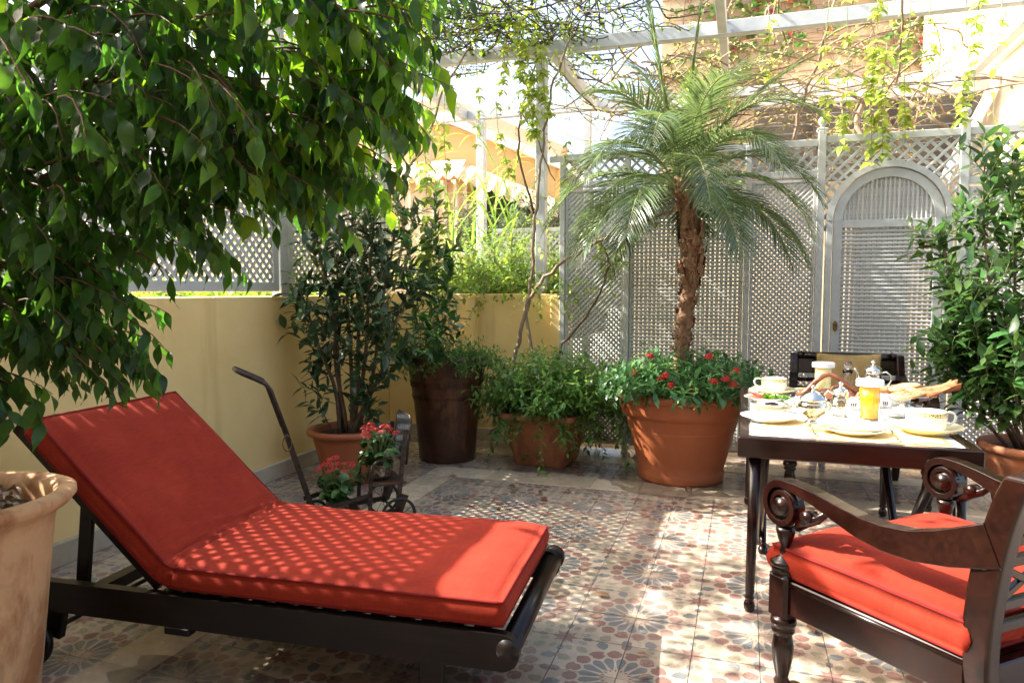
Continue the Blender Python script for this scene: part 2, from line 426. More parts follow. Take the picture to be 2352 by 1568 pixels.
trellis('open diagonal trellis round the top of the arched gate',.56,1.45,1.80,2.52,archcut(GX,GZ,GR-.004))
trellis('open diagonal trellis strip along the top right of the fence, above the laurel',1.51,2.265,2.12,2.52)
# arched gate
gate=thing('garden_gate','grey painted lattice gate with an arched top and a brass lock','gate',(GX,FY,0))
def archring(r0,r1,y0,y1,n=36,z_=GZ):
    vs=[];fs=[]
    for i in range(n+1):
        a=PI*i/n
        for (rr,yy) in ((r0,y0),(r1,y0),(r1,y1),(r0,y1)): vs.append((GX+rr*math.cos(a),yy,z_+rr*math.sin(a)))
    for i in range(n):
        for k in range(4):
            k2=(k+1)%4; fs.append((i*4+k,i*4+k2,i*4+4+k2,i*4+4+k))
    fs+=[(0,1,2,3),(n*4+3,n*4+2,n*4+1,n*4)]
    b=MB(); b.add(vs,fs,0,False); return b
arch=tag(archring(GR-.045,GR,FY-.045,FY+.03).build('gate_frame',M['paint'],gate))
for s_ in(-1,1):
    a,b_=sorted((GX+s_*(GR-.045),GX+s_*GR)); 
    MB().box(a,b_,FY-.04,FY+.03,0,GZ-.0005,bev=.003).build('jamb',M['paint'],gate)
archring(GR-.115,GR-.052,FY-.025,FY+.02).build('arch_rail',M['paint'],gate)
for s_ in(-1,1):
    a,b_=sorted((GX+s_*(GR-.115),GX+s_*(GR-.052)))
    MB().box(a,b_,FY-.025,FY+.02,.05,GZ-.0005,bev=.002).build('stile',M['paint'],gate)
GI=GR-.115
MB().box(GX-GI+.0005,GX+GI-.0005,FY-.022,FY+.018,GZ-.06,GZ-.002,bev=.002).build('mid_rail',M['paint'],gate)
MB().box(GX-GI+.0005,GX+GI-.0005,FY-.022,FY+.018,.05,.17,bev=.002).build('bottom_rail',M['paint'],gate)
z=.18
while z<GZ-.065: slat(gate,FY,'X',(GX-GI,z),(GX+GI,z),-.006,.0195,.012,RD); z+=.0305
u=GX-GI+.012
while u<GX+GI: slat(gate,FY,'X',(u,.16),(u,GZ-.05),.007,.0235,.008); u+=.0355
u=GX-GI+.014
while u<GX+GI-.004:
    h=math.sqrt(max(0,(GI+.01)**2-(u-GX)**2)); slat(gate,FY,'X',(u,GZ-.01),(u,GZ+h),-.006,.016,.012,RD); u+=.0305
z=GZ+.01
while z<GZ+GI:
    h=math.sqrt(max(0,(GI+.01)**2-(z-GZ)**2)); slat(gate,FY,'X',(GX-h,z),(GX+h,z),.007,.0235,.008); z+=.0262
M['brass'],*_=noisy(mat('aged_brass',(.35,.22,.07),.4,.5,.9),(.10,.06,.03),(.38,.25,.09),60,4)
lb=MB(); lp=[(.017*math.cos(a)*(1),.042*math.sin(a)) for a in [2*PI*i/20 for i in range(20)]]
lb.prism(lp,0,.006,0,Matrix.Translation((GX-GR+.085,FY-.026,1.08))@Matrix.Rotation(PI/2,4,'X')); lk_=lb.build('lock_plate',M['brass'],gate)
lb=MB(); lb.box(GX-GR+.078,GX-GR+.092,FY-.044,FY-.0325,1.045,1.10,bev=.002); lb.build('latch',M['brass'],lk_)
# ------------------------------------------------------------ pergola
def beam(a,b,w,h,label,cat='beam',name='pergola_beam',m='white',g='pergola beams',bev=.005):
    o=MB().bar(a,b,w,h,0,bev=bev).build(name,M[m]); return tag(o,label,cat,g)
post(-3.255,4.44,1.31,3.38,.085,.10,'white pergola post on the yellow wall between the two lattice screens',mt='white',g='pergola posts')
MB().box(-3.32,-3.19,4.37,4.51,1.31,1.345,bev=.006)
post(-3.255,6.03,1.31,3.38,.085,.10,'white pergola post on the wall corner behind the bay tree',mt='white',g='pergola posts')
post(-1.735,6.12,1.325,3.38,.085,.10,'white pergola post on the short wall with vine stems climbing beside it',mt='white',g='pergola posts')
post(-3.05,8.1,0,3.38,.10,.10,'far white pergola post in front of the yellow house awning',mt='white',g='pergola posts')
post(-1.75,8.1,0,3.38,.08,.08,'far white pergola post behind the planted bed',mt='white',g='pergola posts')
beam((-5.2,6.10,3.45),(4.6,6.10,3.45),.08,.11,'long white cross beam of the pergola over the fence line')
beam((-5.2,8.1,3.45),(4.6,8.1,3.45),.08,.11,'far white cross beam of the pergola in front of the sky')
beam((-3.255,-1,3.47),(-3.255,8.6,3.47),.08,.12,'white pergola rafter over the left wall')
beam((-1.66,6.16,3.46),(-1.66,8.05,3.46),.07,.12,'white pergola rafter beyond the vine post')
beam((-.22,1.2,3.50),(-.22,6.05,3.46),.07,.12,'white pergola rafter above the palm, running to the top edge')
beam((-.22,6.16,3.46),(-.22,8.05,3.46),.07,.12,'white pergola rafter behind the palm fronds')
beam((2.02,4.2,3.47),(2.02,8.05,3.47),.09,.14,'white pergola rafter at the top right by the peach wall')
beam((-2.9,7.2,2.62),(-2.9,7.25,2.62),.01,.01,'x') if False else None
beam((-1.66,6.12,2.50),(-1.35,6.12,2.50),.05,.05,'short white cross rail between the vine post and the fence')
# far lattice seen over the planted bed
lat_panel('lattice_panel','far diagonal lattice screen seen between the leaves above the planted bed',8.2,'X',-2.95,-1.25,1.25,2.1,'diag',frame=.05,pitch=.055,wid=.03,thk=.008)
# ------------------------------------------------------------ lean-to roof and buildings behind the fence
M['peach'],*_=noisy(mat('peach_plaster',(.75,.58,.38),.85,.2),(.68,.57,.42),(.80,.70,.55),1.5,8,.7,.3,.7,bump=.2,bscale=50)
M['boards'],*_=noisy(mat('grey_boards',(.3,.3,.31),.6,.4),(.10,.10,.11),(.18,.18,.195),5,6,.6,.3,.7,stretch=(1,8,1))
M['tan'],*_=noisy(mat('tan_render',(.5,.33,.2),.9,.2),(.44,.33,.22),(.57,.44,.31),1.2,8,.7,.3,.7,bump=.2,bscale=30)
M['house'],*_=noisy(mat('ochre_render',(.75,.46,.17),.9,.2),(.58,.38,.16),(.68,.46,.21),.8,8,.6,.3,.7)
M['coping']=mat('white_coping',(.75,.72,.66),.7)
M['pale'],*_=noisy(mat('pale_render',(.8,.77,.72),.9,.2),(.72,.69,.64),(.82,.80,.76),1,6,.6,.3,.7)
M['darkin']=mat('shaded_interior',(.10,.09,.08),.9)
M['glass']=mat('window_glass',(.05,.06,.07),.08,.5)
pw=thing('house_wing','peach plastered house wing rising behind the fence at the right edge','building',(2.9,7,0))
MB().box(2.30,5.5,6.35,12,0,5.5,bev=.01).build('wall',M['peach'],pw)
MB().box(2.22,2.36,6.3,9.4,3.55,3.72,bev=.01).build('cornice',M['coping'],pw)
wf=MB().box(2.24,2.298,6.62,6.72,1.2,2.75,bev=.004).build('shutter',mat('dark_grey_shutter',(.06,.075,.085),.5),pw)
rf=thing('lean_to_roof','grey boarded lean-to roof with a white fascia above the arched gate','roof',(1.1,8.9,2.6))
for i in range(11):
    y0=8.12+i*.17; z0=3.36-i*.062
    o=MB().bar((.05,y0+.085,z0),(2.21,y0+.085,z0),.166,.018,0,up=(0,.36,1)).build('board',M['boards'],rf)
MB().box(-.1,2.2,8.055,8.11,3.28,3.38,bev=.004).build('fascia',M['white'],rf)
for x in(.7,1.5,2.12):
    MB().bar((x,8.12,3.27),(x,9.95,2.60),.06,.09,0,bev=.004).build('rafter',M['boards'],rf)

bw=MB().box(.21,2.28,9.9,10.0,0,2.75).build('garden_wall',M['peach']); tag(bw,'peach garden wall under the lean-to roof, seen through the lattice holes','wall')
dr=thing('doorway','dark doorway with a blue grey frame under the lean-to roof','door',(1.6,9.88,0))
MB().box(1.30,1.36,9.84,9.895,0,2.2).build('jamb',M['boards'],dr); MB().box(1.84,1.9,9.84,9.895,0,2.2).build('jamb',M['boards'],dr); MB().box(1.36,1.84,9.86,9.898,0,2.2).build('door_leaf',mat('blue_grey_door',(.12,.17,.21),.4),dr)
# tan building with creeper
tb=thing('apartment_building','tall tan rendered building covered in creeper beyond the pergola','building',(.5,12,0))
y0=0
MB().box(-1.33,2.55,11.6,16,0,9.6).build('wall',M['tan'],tb)
b=MB()
z=.4
while z<9.5:
    b.box(-1.335,2.555,11.592,11.6,z,z+.018); z+=.42
b.build('course_line',mat('joint_shadow',(.30,.19,.11),.9),tb)
for wx,wz in((-.4,6.3),(1.2,6.3)):
    w=MB().box(wx,wx+.75,11.56,11.61,wz,wz+1.3,bev=.01).build('window',M['coping'],tb); MB().box(wx+.07,wx+.68,11.545,11.559,wz+.07,wz+1.23).build('pane',M['glass'],w)
pb=thing('apartment_building','bright white building to the right of the creeper covered wall','building',(5,13,0))
MB().box(2.6,8.2,12.3,16,0,11,bev=.01).build('wall',M['pale'],pb)
for i in range(8): MB().box(2.58,8.2,12.285,12.3,.8+i*.9,.82+i*.9).build('string_course',M['coping'],pb)
# ochre house with awning
hb=thing('house','ochre house with a white coping and a striped scalloped awning over its balcony','building',(-6,10.5,0))
fx=lambda x,y,z:(x,y,z)
def wallpoly(name,pts,thick,m,parent):   # pts on a vertical plane, extruded along +Y
    b=MB(); n=len(pts); b.add([(x,y,z) for x,y,z in pts]+[(x,y+thick,z) for x,y,z in pts],[tuple(range(n)),tuple(range(2*n-1,n-1,-1))]+[(i,n+i,n+(i+1)%n,(i+1)%n) for i in range(n)],0); return b.build(name,m,parent)
HY=10.0
wallpoly('wall',[(-9.5,HY,-1),(-5.40,HY,-1),(-5.40,HY,3.95),(-9.5,HY,3.75)],4,M['house'],hb)
wallpoly('gable_wall',[(-5.39,HY-.02,-1),(-3.02,HY-.02,-1),(-3.02,HY-.02,1.95),(-3.9,HY-.02,1.95),(-3.9,HY-.02,2.9),(-3.5,HY-.02,2.9),(-2.62,HY-.02,2.6),(-2.62,HY-.02,3.15),(-4.25,HY-.02,3.82),(-5.39,HY-.02,3.86)],.25,M['house'],hb)
MB().bar((-5.45,HY-.03,3.92),(-4.22,HY-.03,3.90),.34,.13,bev=.01).build('coping',M['coping'],hb)
MB().bar((-4.24,HY-.03,3.90),(-2.35,HY-.03,3.06),.34,.13,bev=.01).build('coping',M['coping'],hb)
MB().bar((-5.5,HY,4.10),(-4.2,HY,4.08),.3,.20,bev=.01).build('parapet',M['tan'],hb)
MB().bar((-4.2,HY,4.08),(-2.5,HY,3.30),.3,.20,bev=.01).build('parapet',M['tan'],hb)
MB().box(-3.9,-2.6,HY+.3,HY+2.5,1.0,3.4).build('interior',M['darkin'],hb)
MB().box(-4.1,-2.9,HY-.35,HY-.02,1.88,1.98,bev=.008).build('window_sill',M['coping'],hb)
MB().box(-4.05,-2.95,HY-.30,HY-.02,1.0,1.87,bev=.008).build('balcony_wall',M['house'],hb)
MB().box(-4.0,-3.0,HY-.45,HY-.352,1.98,2.10,bev=.006).build('flower_trough',mat('black_trough',(.03,.03,.03),.5),hb)
# striped cloth
def stripes(name,c1,c2,n):
    m=mat(name,c1,.85,.2); tc=nd(m,'ShaderNodeTexCoord'); sp=nd(m,'ShaderNodeSeparateXYZ'); lk(m,tc.outputs['Object'],sp.inputs[0])
    ml=nd(m,'ShaderNodeMath',operation='MULTIPLY'); ml.inputs[1].default_value=n; lk(m,sp.outputs[0],ml.inputs[0])
    fr=nd(m,'ShaderNodeMath',operation='FRACT'); lk(m,ml.outputs[0],fr.inputs[0]); gt=nd(m,'ShaderNodeMath',operation='GREATER_THAN'); gt.inputs[1].default_value=.5; lk(m,fr.outputs[0],gt.inputs[0])
    mx=nd(m,'ShaderNodeMix',data_type='RGBA'); mx.inputs[6].default_value=(*c1,1); mx.inputs[7].default_value=(*c2,1); lk(m,gt.outputs[0],mx.inputs[0]); lk(m,mx.outputs[2],bsdf(m).inputs['Base Color']); return m
M['stripe']=stripes('striped_awning_cloth',(.66,.45,.30),(.74,.60,.46),6)
aw=thing('awning','peach striped awning with scalloped edge and a drawn side curtain on the ochre house','awning',(-4.6,HY-.1,2.6))
def cloth(x0,x1,ztop,zbot,y,amp,waves,name,scal=0):
    nx=90;nz=10;b=MB();vs=[]
    for i in range(nx+1):
        x=x0+(x1-x0)*i/nx
        for k in range(nz+1):
            t=k/nz; zb=zbot(x) if callable(zbot) else zbot; zt=ztop(x) if callable(ztop) else ztop
            if scal: zb-=abs(math.sin((x-x0)*PI/scal))*.07
            vs.append((x,y+amp*math.sin(waves*x+.6*math.sin(x*5))*(.4+.6*t)-(.3*t if scal else 0),zt+(zb-zt)*t))
    fs=[(i*(nz+1)+k,i*(nz+1)+k+1,(i+1)*(nz+1)+k+1,(i+1)*(nz+1)+k) for i in range(nx) for k in range(nz)]
    b.add(vs,fs,0,True); o=b.build(name,M['stripe'],aw); md=o.modifiers.new('s','SOLIDIFY'); md.thickness=.006; return o
cloth(-5.38,-3.95,3.0,1.3,HY-.12,.035,34,'curtain')
cloth(-5.38,-3.95,3.28,3.02,HY-.16,.01,12,'valance',.17)
cloth(-3.94,-2.5,lambda x:3.22-(x+3.94)*.42,lambda x:3.02-(x+3.94)*.46,HY-.16,.01,12,'valance',.17)
# ground beyond and far wall
gb=tag(MB().box(-40,40,6.36,60,-.35,-.02).build('ground',mat('far_ground',(.30,.26,.20),.9)),kind='structure')
gb2=tag(MB().box(-40,-3.62,-20,6.35,-.35,-.02).build('ground',bpy.data.materials['far_ground']),kind='structure')
gb3=tag(MB().box(-3.5,30,-20,-2.52,-.35,-.02).build('ground',bpy.data.materials['far_ground']),kind='structure')
bs=MB().box(-1.495,.2,9.2,9.35,0,2.25,bev=.01).build('garden_wall',M['peach']); tag(bs,'ochre garden wall behind the square lattice panel','wall')
MB().box(-8,-3.62,6.4,6.5,-.3,1.2,bev=.01).build('x',M['house']) if False else None

# unseen house front and flat canopy, added behind the camera to cut sky fill
hf=thing('house','ochre house front added unseen behind the camera to block sky light','building',(1,-1.5,0))
MB().box(-3.6,7.5,-2.5,-1.5,-.3,5.0,bev=.01).build('wall',M['peach'],hf)
MB().box(-3.1,6.5,-1.5,-.6,3.15,3.30,bev=.01).build('added_canopy',M['coping'],hf)
for x in(-1.6,1.2,3.6):
    w=MB().box(x,x+1.4,-1.497,-1.44,0,2.35,bev=.01).build('door_frame',M['coping'],hf)
    for k in range(2): MB().box(x+.1+k*.62,x+.68+k*.62,-1.438,-1.41,.1,2.25,bev=.004).build('door_leaf',M['boards'],w)
# ------------------------------------------------------------ foliage system
def leafmat(name,c,trans=.35,rough=.35,spec=.5,hue=.03,val=.35,tv=2.6):
    m=mat(name,c,rough,spec); b=bsdf(m)
    g=nd(m,'ShaderNodeNewGeometry'); oi=nd(m,'ShaderNodeObjectInfo')
    ad=nd(m,'ShaderNodeMath',operation='ADD'); lk(m,g.outputs['Random Per Island'],ad.inputs[0]); lk(m,oi.outputs['Random'],ad.inputs[1])
    fr=nd(m,'ShaderNodeMath',operation='FRACT'); lk(m,ad.outputs[0],fr.inputs[0])
    m1=nd(m,'ShaderNodeMapRange'); m1.inputs['To Min'].default_value=.5-hue; m1.inputs['To Max'].default_value=.5+hue*.6; lk(m,fr.outputs[0],m1.inputs[0])
    pw_=nd(m,'ShaderNodeMath',operation='MULTIPLY'); pw_.inputs[1].default_value=7.31; lk(m,fr.outputs[0],pw_.inputs[0])
    f2=nd(m,'ShaderNodeMath',operation='FRACT'); lk(m,pw_.outputs[0],f2.inputs[0])
    m2=nd(m,'ShaderNodeMapRange'); m2.inputs['To Min'].default_value=1-val; m2.inputs['To Max'].default_value=1+val; lk(m,f2.outputs[0],m2.inputs[0])
    tc=nd(m,'ShaderNodeTexCoord'); no=nd(m,'ShaderNodeTexNoise'); no.inputs['Scale'].default_value=60; no.inputs['Detail'].default_value=3; lk(m,g.outputs['Position'],no.inputs['Vector'])
    mr=nd(m,'ShaderNodeMix',data_type='RGBA'); mr.inputs[6].default_value=(*[x*.8 for x in c],1); mr.inputs[7].default_value=(*[x*1.2 for x in c],1); lk(m,no.outputs[0],mr.inputs[0])
    hs=nd(m,'ShaderNodeHueSaturation'); lk(m,m1.outputs[0],hs.inputs['Hue']); lk(m,m2.outputs[0],hs.inputs['Value']); lk(m,mr.outputs[2],hs.inputs['Color'])
    lk(m,hs.outputs[0],b.inputs['Base Color'])
    tr=nd(m,'ShaderNodeBsdfTranslucent'); t2=nd(m,'ShaderNodeHueSaturation'); lk(m,hs.outputs[0],t2.inputs['Color']); t2.inputs['Hue'].default_value=.475; t2.inputs['Saturation'].default_value=1.1; t2.inputs['Value'].default_value=tv
    lk(m,t2.outputs[0],tr.inputs[0])
    ms=nd(m,'ShaderNodeMixShader'); ms.inputs[0].default_value=trans; lk(m,b.outputs[0],ms.inputs[1]); lk(m,tr.outputs[0],ms.inputs[2])
    out=m.node_tree.nodes['Material Output']; lk(m,ms.outputs[0],out.inputs[0]); return m
def leaf_tpl(L,Wd,prof,fold=.25,curl=.4,wave=0,segs=None,seed=0):
    """leaf along +Y, normal +Z. prof = relative half widths at stations"""
    rnd=random.Random(seed); n=len(prof); v=[];f=[]
    y=0;z=0;ang=-curl*.1; st=L/(n-1)
    for i,w in enumerate(prof):
        t=i/(n-1); wz=wave*L*math.sin(t*9+seed*1.7)
        wx=wave*L*.35*math.sin(t*7+seed)
        zz=z+wz*.5
        hw=w*Wd/2
        v+=[(wx-hw,y,zz+hw*fold+wz*.6),(wx,y,zz),(wx+hw,y,zz+hw*fold-wz*.6)]
        ang=-curl*(t-.15)
        y+=st*math.cos(ang); z+=st*math.sin(ang)
    for i in range(n-1):
        a=i*3; b_=a+3
        if prof[i+1]==0 : f+=[(a,a+1,b_+1),(a+1,a+2,b_+1)]
        elif prof[i]==0: f+=[(a+1,b_+1,b_),(a+1,b_+2,b_+1)]
        else: f+=[(a,a+1,b_+1,b_),(a+1,a+2,b_+2,b_+1)]
    return np.array(v),f
class Leaves:
    def __init__(s,tpls,m): s.t=tpls; s.m=m; s.items=[]; s.me={}
    def add(s,pos,d,up,sc,k=None):
        s.items.append((Vector(pos),Vector(d),Vector(up),sc,random.randrange(len(s.t)) if k is None else k))
    def mats(s,it):
        p,d,up,sc_,k=it; d=d.normalized(); x=d.cross(up)
        if x.length<1e-4: x=d.orthogonal()
        x.normalize(); z=x.cross(d)
        return x,d,z
    def build(s,parent,nparts=300,name='leaf',rest='foliage',near=True):
        pl=Vector((0,0,0)); q=parent
        while q is not None: pl+=Vector(q.location); q=q.parent
        its=s.items
        its.sort(key=lambda it:(it[0]-Vector((0,0,1.35))).length/it[3])
        its_a,its_b=its[:nparts],its[nparts:]
        if nparts:
            for k,(v,f) in enumerate(s.t):
                me=bpy.data.meshes.new(name); me.from_pydata(v.tolist(),[],f); me.materials.append(s.m); me.polygons.foreach_set('use_smooth',[True]*len(me.polygons)); s.me[k]=me
            for it in its_a:
                x,d,z=s.mats(it); o=bpy.data.objects.new(name,s.me[it[4]]); sc_=it[3]
                mm=Matrix((x*sc_,d*sc_,z*sc_)).transposed().to_4x4(); mm.translation=it[0]-pl
                COL.objects.link(o); o.parent=parent; o.matrix_basis=mm
        if its_b:
            V=[];LV=[];LC=[];base=0
            for it in its_b:
                x,d,z=s.mats(it); v,f=s.t[it[4]]; A=np.array((x,d,z))*it[3]
                V.append(v@A+np.array(it[0]-pl))
                for ff in f: LV.extend([i+base for i in ff]); LC.append(len(ff))
                base+=len(v)
            V=np.concatenate(V).astype(np.float32); me=bpy.data.meshes.new(rest)
            me.vertices.add(len(V)); me.vertices.foreach_set('co',V.ravel()); me.loops.add(len(LV)); me.loops.foreach_set('vertex_index',LV)
            me.polygons.add(len(LC)); st=np.concatenate([[0],np.cumsum(LC)[:-1]]); me.polygons.foreach_set('loop_start',st.astype(np.int32)); me.polygons.foreach_set('loop_total',np.array(LC,dtype=np.int32))
            me.polygons.foreach_set('use_smooth',[True]*len(LC)); me.update(calc_edges=True); me.materials.append(s.m)
            o=bpy.data.objects.new(rest,me); COL.objects.link(o); o.parent=parent; o['kind']='stuff'
rv=lambda a:random.uniform(-a,a)
def rdir(): 
    z=random.uniform(-1,1);a=random.uniform(0,2*PI);r=math.sqrt(1-z*z);return Vector((r*math.cos(a),r*math.sin(a),z))
def curve(p,d,L,grav=.3,wig=.15,n=8,up=0):
    p=Vector(p);d=Vector(d).normalized();pts=[p.copy()];st=L/n
    for i in range(n):
        d=(d+Vector((rv(wig),rv(wig),rv(wig)-grav/n*2+up/n))).normalized(); p=p+d*st; pts.append(p.copy())
    return pts
def inter(pts,t):
    k=t*(len(pts)-1); i=min(int(k),len(pts)-2); f=k-i
    return pts[i].lerp(pts[i+1],f),(pts[i+1]-pts[i]).normalized()
def put_leaves(Lv,pts,n,sc,spread=1.0,hang=.3,t0=.1,jit=.2,pair=False):
    for i in range(n):
        t=t0+(1-t0)*(i+.5)/n if n>1 else 1; p,d=inter(pts,min(t,.999))
        side=d.orthogonal().normalized(); side=Matrix.Rotation(i*2.4+rv(.5),3,d)@side if not pair else Matrix.Rotation((i//2)*1.57+(i%2)*PI+rv(.3),3,d)@side
        ld=(d*(1-spread*.55)+side*spread+Vector((0,0,-hang))+rdir()*jit).normalized()
        up=(Vector((0,0,1))+rdir()*.45) if abs(ld.z)<.85 else rdir()
        Lv.add(p,ld,up,sc*random.uniform(.65,1.2))
M['bark'],*_=noisy(mat('brown_bark',(.12,.08,.05),.85,.3),(.06,.035,.02),(.20,.14,.09),30,8,.7,.3,.7,stretch=(1,1,.3),bump=.6,bscale=60,bdist=.004)
M['bark2'],*_=noisy(mat('pale_vine_bark',(.3,.22,.15),.85,.3),(.17,.115,.075),(.36,.27,.19),25,8,.7,.3,.7,stretch=(1,1,.3),bump=.5,bscale=60,bdist=.003)
M['twig']=mat('green_twig',(.16,.20,.07),.6); M['redtwig']=mat('red_brown_twig',(.13,.055,.03),.7); M['darktwig']=mat('dark_tangle',(.05,.035,.028),.8)
M['soil'],*_=noisy(mat('potting_soil',(.05,.035,.025),.95),(.02,.014,.01),(.09,.06,.04),40,8,.7,.3,.7,bump=1,bscale=80,bdist=.01)
M['ficus']=leafmat('fig_leaf',(.019,.060,.010),.38,.38,.35,.02,.45,5.6)
M['bay']=leafmat('bay_leaf',(.036,.075,.032),.22,.24,.65,.02,.4)
M['laurel']=leafmat('laurel_leaf',(.045,.11,.030),.28,.26,.6,.03,.45)
M['lgreen']=leafmat('young_vine_leaf',(.20,.28,.07),.50,.45,.4,.03,.35)
M['soft']=leafmat('soft_green_leaf',(.07,.17,.035),.35,.4,.5,.03,.45)
M['ivy']=leafmat('creeper_leaf',(.09,.16,.03),.35,.5,.3,.05,.5)
M['pale_ivy']=leafmat('pale_creeper_leaf',(.22,.25,.08),.45,.5,.3,.05,.4)
M['palm']=leafmat('palm_leaflet',(.070,.115,.042),.30,.25,.65,.02,.3)
M['reed']=leafmat('reed_blade',(.15,.26,.06),.45,.4,.4,.02,.3)
# leaf shapes
P_fic=[.04,.50,.86,1,.95,.76,.48,.20,.06,0]
FIC=[leaf_tpl(.090,.031,P_fic,.22,.7,.045,seed=i) for i in range(5)]
P_bay=[.10,.70,1,.92,.5,0]
BAY=[leaf_tpl(.125,.046,P_bay,.25,.35,.02,seed=i) for i in range(3)]
LAU=[leaf_tpl(.115,.044,P_bay,.25,.4,.02,seed=i+5) for i in range(3)]
SML=[leaf_tpl(.042,.018,[.1,1,.7,0],.3,.6,seed=i) for i in range(3)]
PEN=[leaf_tpl(.085,.032,[.1,.8,1,.6,0],.25,.8,.02,seed=i) for i in range(3)]
VIN=[leaf_tpl(.062,.030,[.1,.9,1,.6,0],.2,.7,.05,seed=i) for i in range(4)]
TIN=[leaf_tpl(.05,.03,[.2,1,0],.3,.6,seed=i) for i in range(2)]
# ------------------------------------------------------------ pots
def terra(name,c1,c2,stain=None,rough=.7,bump=.15,scale=3):
    m,cr,no,tc=noisy(mat(name,c1,rough,.35),c1,c2,scale,8,.7,.3,.7,bump=bump,bscale=45,bdist=.002)
    if stain:
        mp=nd(m,'ShaderNodeMapping'); mp.inputs['Scale'].default_value=(4,4,1.6); mp.inputs['Rotation'].default_value=(.5,.3,0); lk(m,tc.outputs['Object'],mp.inputs[0])
        n=nd(m,'ShaderNodeTexNoise'); n.inputs['Scale'].default_value=2.2; n.inputs['Detail'].default_value=9; n.inputs['Roughness'].default_value=.65; n.inputs['Distortion'].default_value=.25; lk(m,mp.outputs[0],n.inputs['Vector'])
        r=nd(m,'ShaderNodeMapRange'); r.inputs['From Min'].default_value=.47; r.inputs['From Max'].default_value=.62; r.inputs['To Max'].default_value=.85; lk(m,n.outputs[0],r.inputs[0])
        mx=nd(m,'ShaderNodeMix',data_type='RGBA'); mx.inputs[7].default_value=(*stain,1); lk(m,r.outputs[0],mx.inputs[0]); lk(m,cr.outputs[0],mx.inputs[6]); lk(m,mx.outputs[2],bsdf(m).inputs['Base Color'])
    return m
M['buff']=terra('buff_clay',(.46,.25,.115),(.62,.38,.20),(.30,.12,.042),.75,.35)
M['terra']=terra('terracotta_plastic',(.32,.092,.034),(.38,.115,.045),None,.45,.06)
M['terra2']=terra('terracotta_clay',(.30,.105,.045),(.40,.16,.075),(.19,.07,.035),.7,.2)
M['urn']=terra('brown_glazed_clay',(.032,.013,.007),(.070,.030,.015),(.13,.055,.025),.38,.3,2.5)
def soil(parent,c,r,z,name='soil'):
    b=MB(); n=28; vs=[(c[0],c[1],z+.012)];fs=[]
    for k in range(1,5):
        for j in range(n):
            a=2*PI*j/n; rr=r*k/4; vs.append((c[0]+rr*math.cos(a),c[1]+rr*math.sin(a),z+rv(.008)*(k<4)))
    fs=[(0,1+j,1+(j+1)%n) for j in range(n)]
    for k in range(3):
        for j in range(n): fs.append((1+k*n+j,1+(k+1)*n+j,1+(k+1)*n+(j+1)%n,1+k*n+(j+1)%n))
    b.add(vs,fs,0,True); return b.build(name,M['soil'],parent)
def round_pot(label,c,prof,m,soilz,soilr,n=64,extra=None):
    t=thing('plant_pot',label,'plant pot',c)
    MB().lathe(prof,c,n).build('pot_body',m,t)
    soil(t,c,soilr,c[2]+soilz); return t
# near left buff pot
PC=(-2.24,1.465,0)
round_pot('big weathered buff clay pot at the left edge, holding the weeping fig',PC,[(0,.01),(.165,.01),(.172,.0),(.18,.03),(.245,.63),(.25,.655),(.262,.672),(.29,.69),(.308,.712),(.307,.728),(.290,.736),(.262,.735),(.245,.722),(.236,.70),(.226,.60)],M['buff'],.655,.232,96)
lit=MB()
tdead=tag(lit and bpy.data.objects.new('dry_leaves',None)) if False else None
# ------------------------------------------------------------ weeping fig
fic=thing('weeping_fig','dense dark weeping fig tree with drooping leaves in the buff pot, filling the upper left','tree',(PC[0],PC[1],.66))
tb_=MB()
tr=[Vector((-2.24,1.465,.64)),Vector((-2.17,1.48,.95)),Vector((-2.13,1.46,1.35)),Vector((-2.05,1.42,1.8)),Vector((-2.0,1.4,2.4))]
tb_.tube(tr,[.035,.03,.027,.022,.014],10); tb_.tube([Vector((-2.26,1.50,.64)),Vector((-2.26,1.5,1.2)),Vector((-2.35,1.45,1.9))],[.026,.02,.012],8)
tb_.build('trunk',M['bark'],fic)
FL=Leaves(FIC,M['ficus']); FY2=Leaves(FIC,leafmat('backlit_fig_leaf',(.06,.15,.018),.50,.38,.35,.02,.35,4.5))  # second, paler leaf set: backlight on the right edge put into the colour
#   canopy lobes: centre, radii, number of twigs
lobes=[((-1.15,1.50,2.05),(.33,.30,.30),50),((-.96,1.62,1.90),(.17,.20,.17),24),((-.90,1.54,2.12),(.17,.2,.20),24),((-1.12,1.72,1.78),(.20,.16,.13),24),((-1.3,1.68,1.70),(.22,.15,.10),18),
 ((-1.35,1.45,1.80),(.34,.30,.28),56),((-1.62,1.42,1.95),(.38,.33,.38),66),((-1.40,1.4,2.3),(.5,.35,.28),50),((-1.95,1.38,1.75),(.35,.33,.45),60),((-1.6,1.5,1.60),(.28,.25,.15),30),((-2.0,1.45,1.5),(.3,.25,.2),30),
 ((-1.86,1.50,1.36),(.22,.22,.16),30),((-1.82,1.58,1.24),(.13,.13,.09),12),((-2.02,1.40,1.24),(.20,.22,.14),24),((-2.35,1.45,1.3),(.26,.25,.28),30),((-2.0,1.35,1.12),(.14,.14,.06),9),((-2.25,1.30,1.08),(.14,.15,.10),10),
 ((-2.0,1.5,2.2),(.5,.4,.4),60),((-1.5,1.25,2.25),(.35,.25,.2),26),((-2.05,1.25,1.9),(.3,.2,.4),36)]
br=MB()
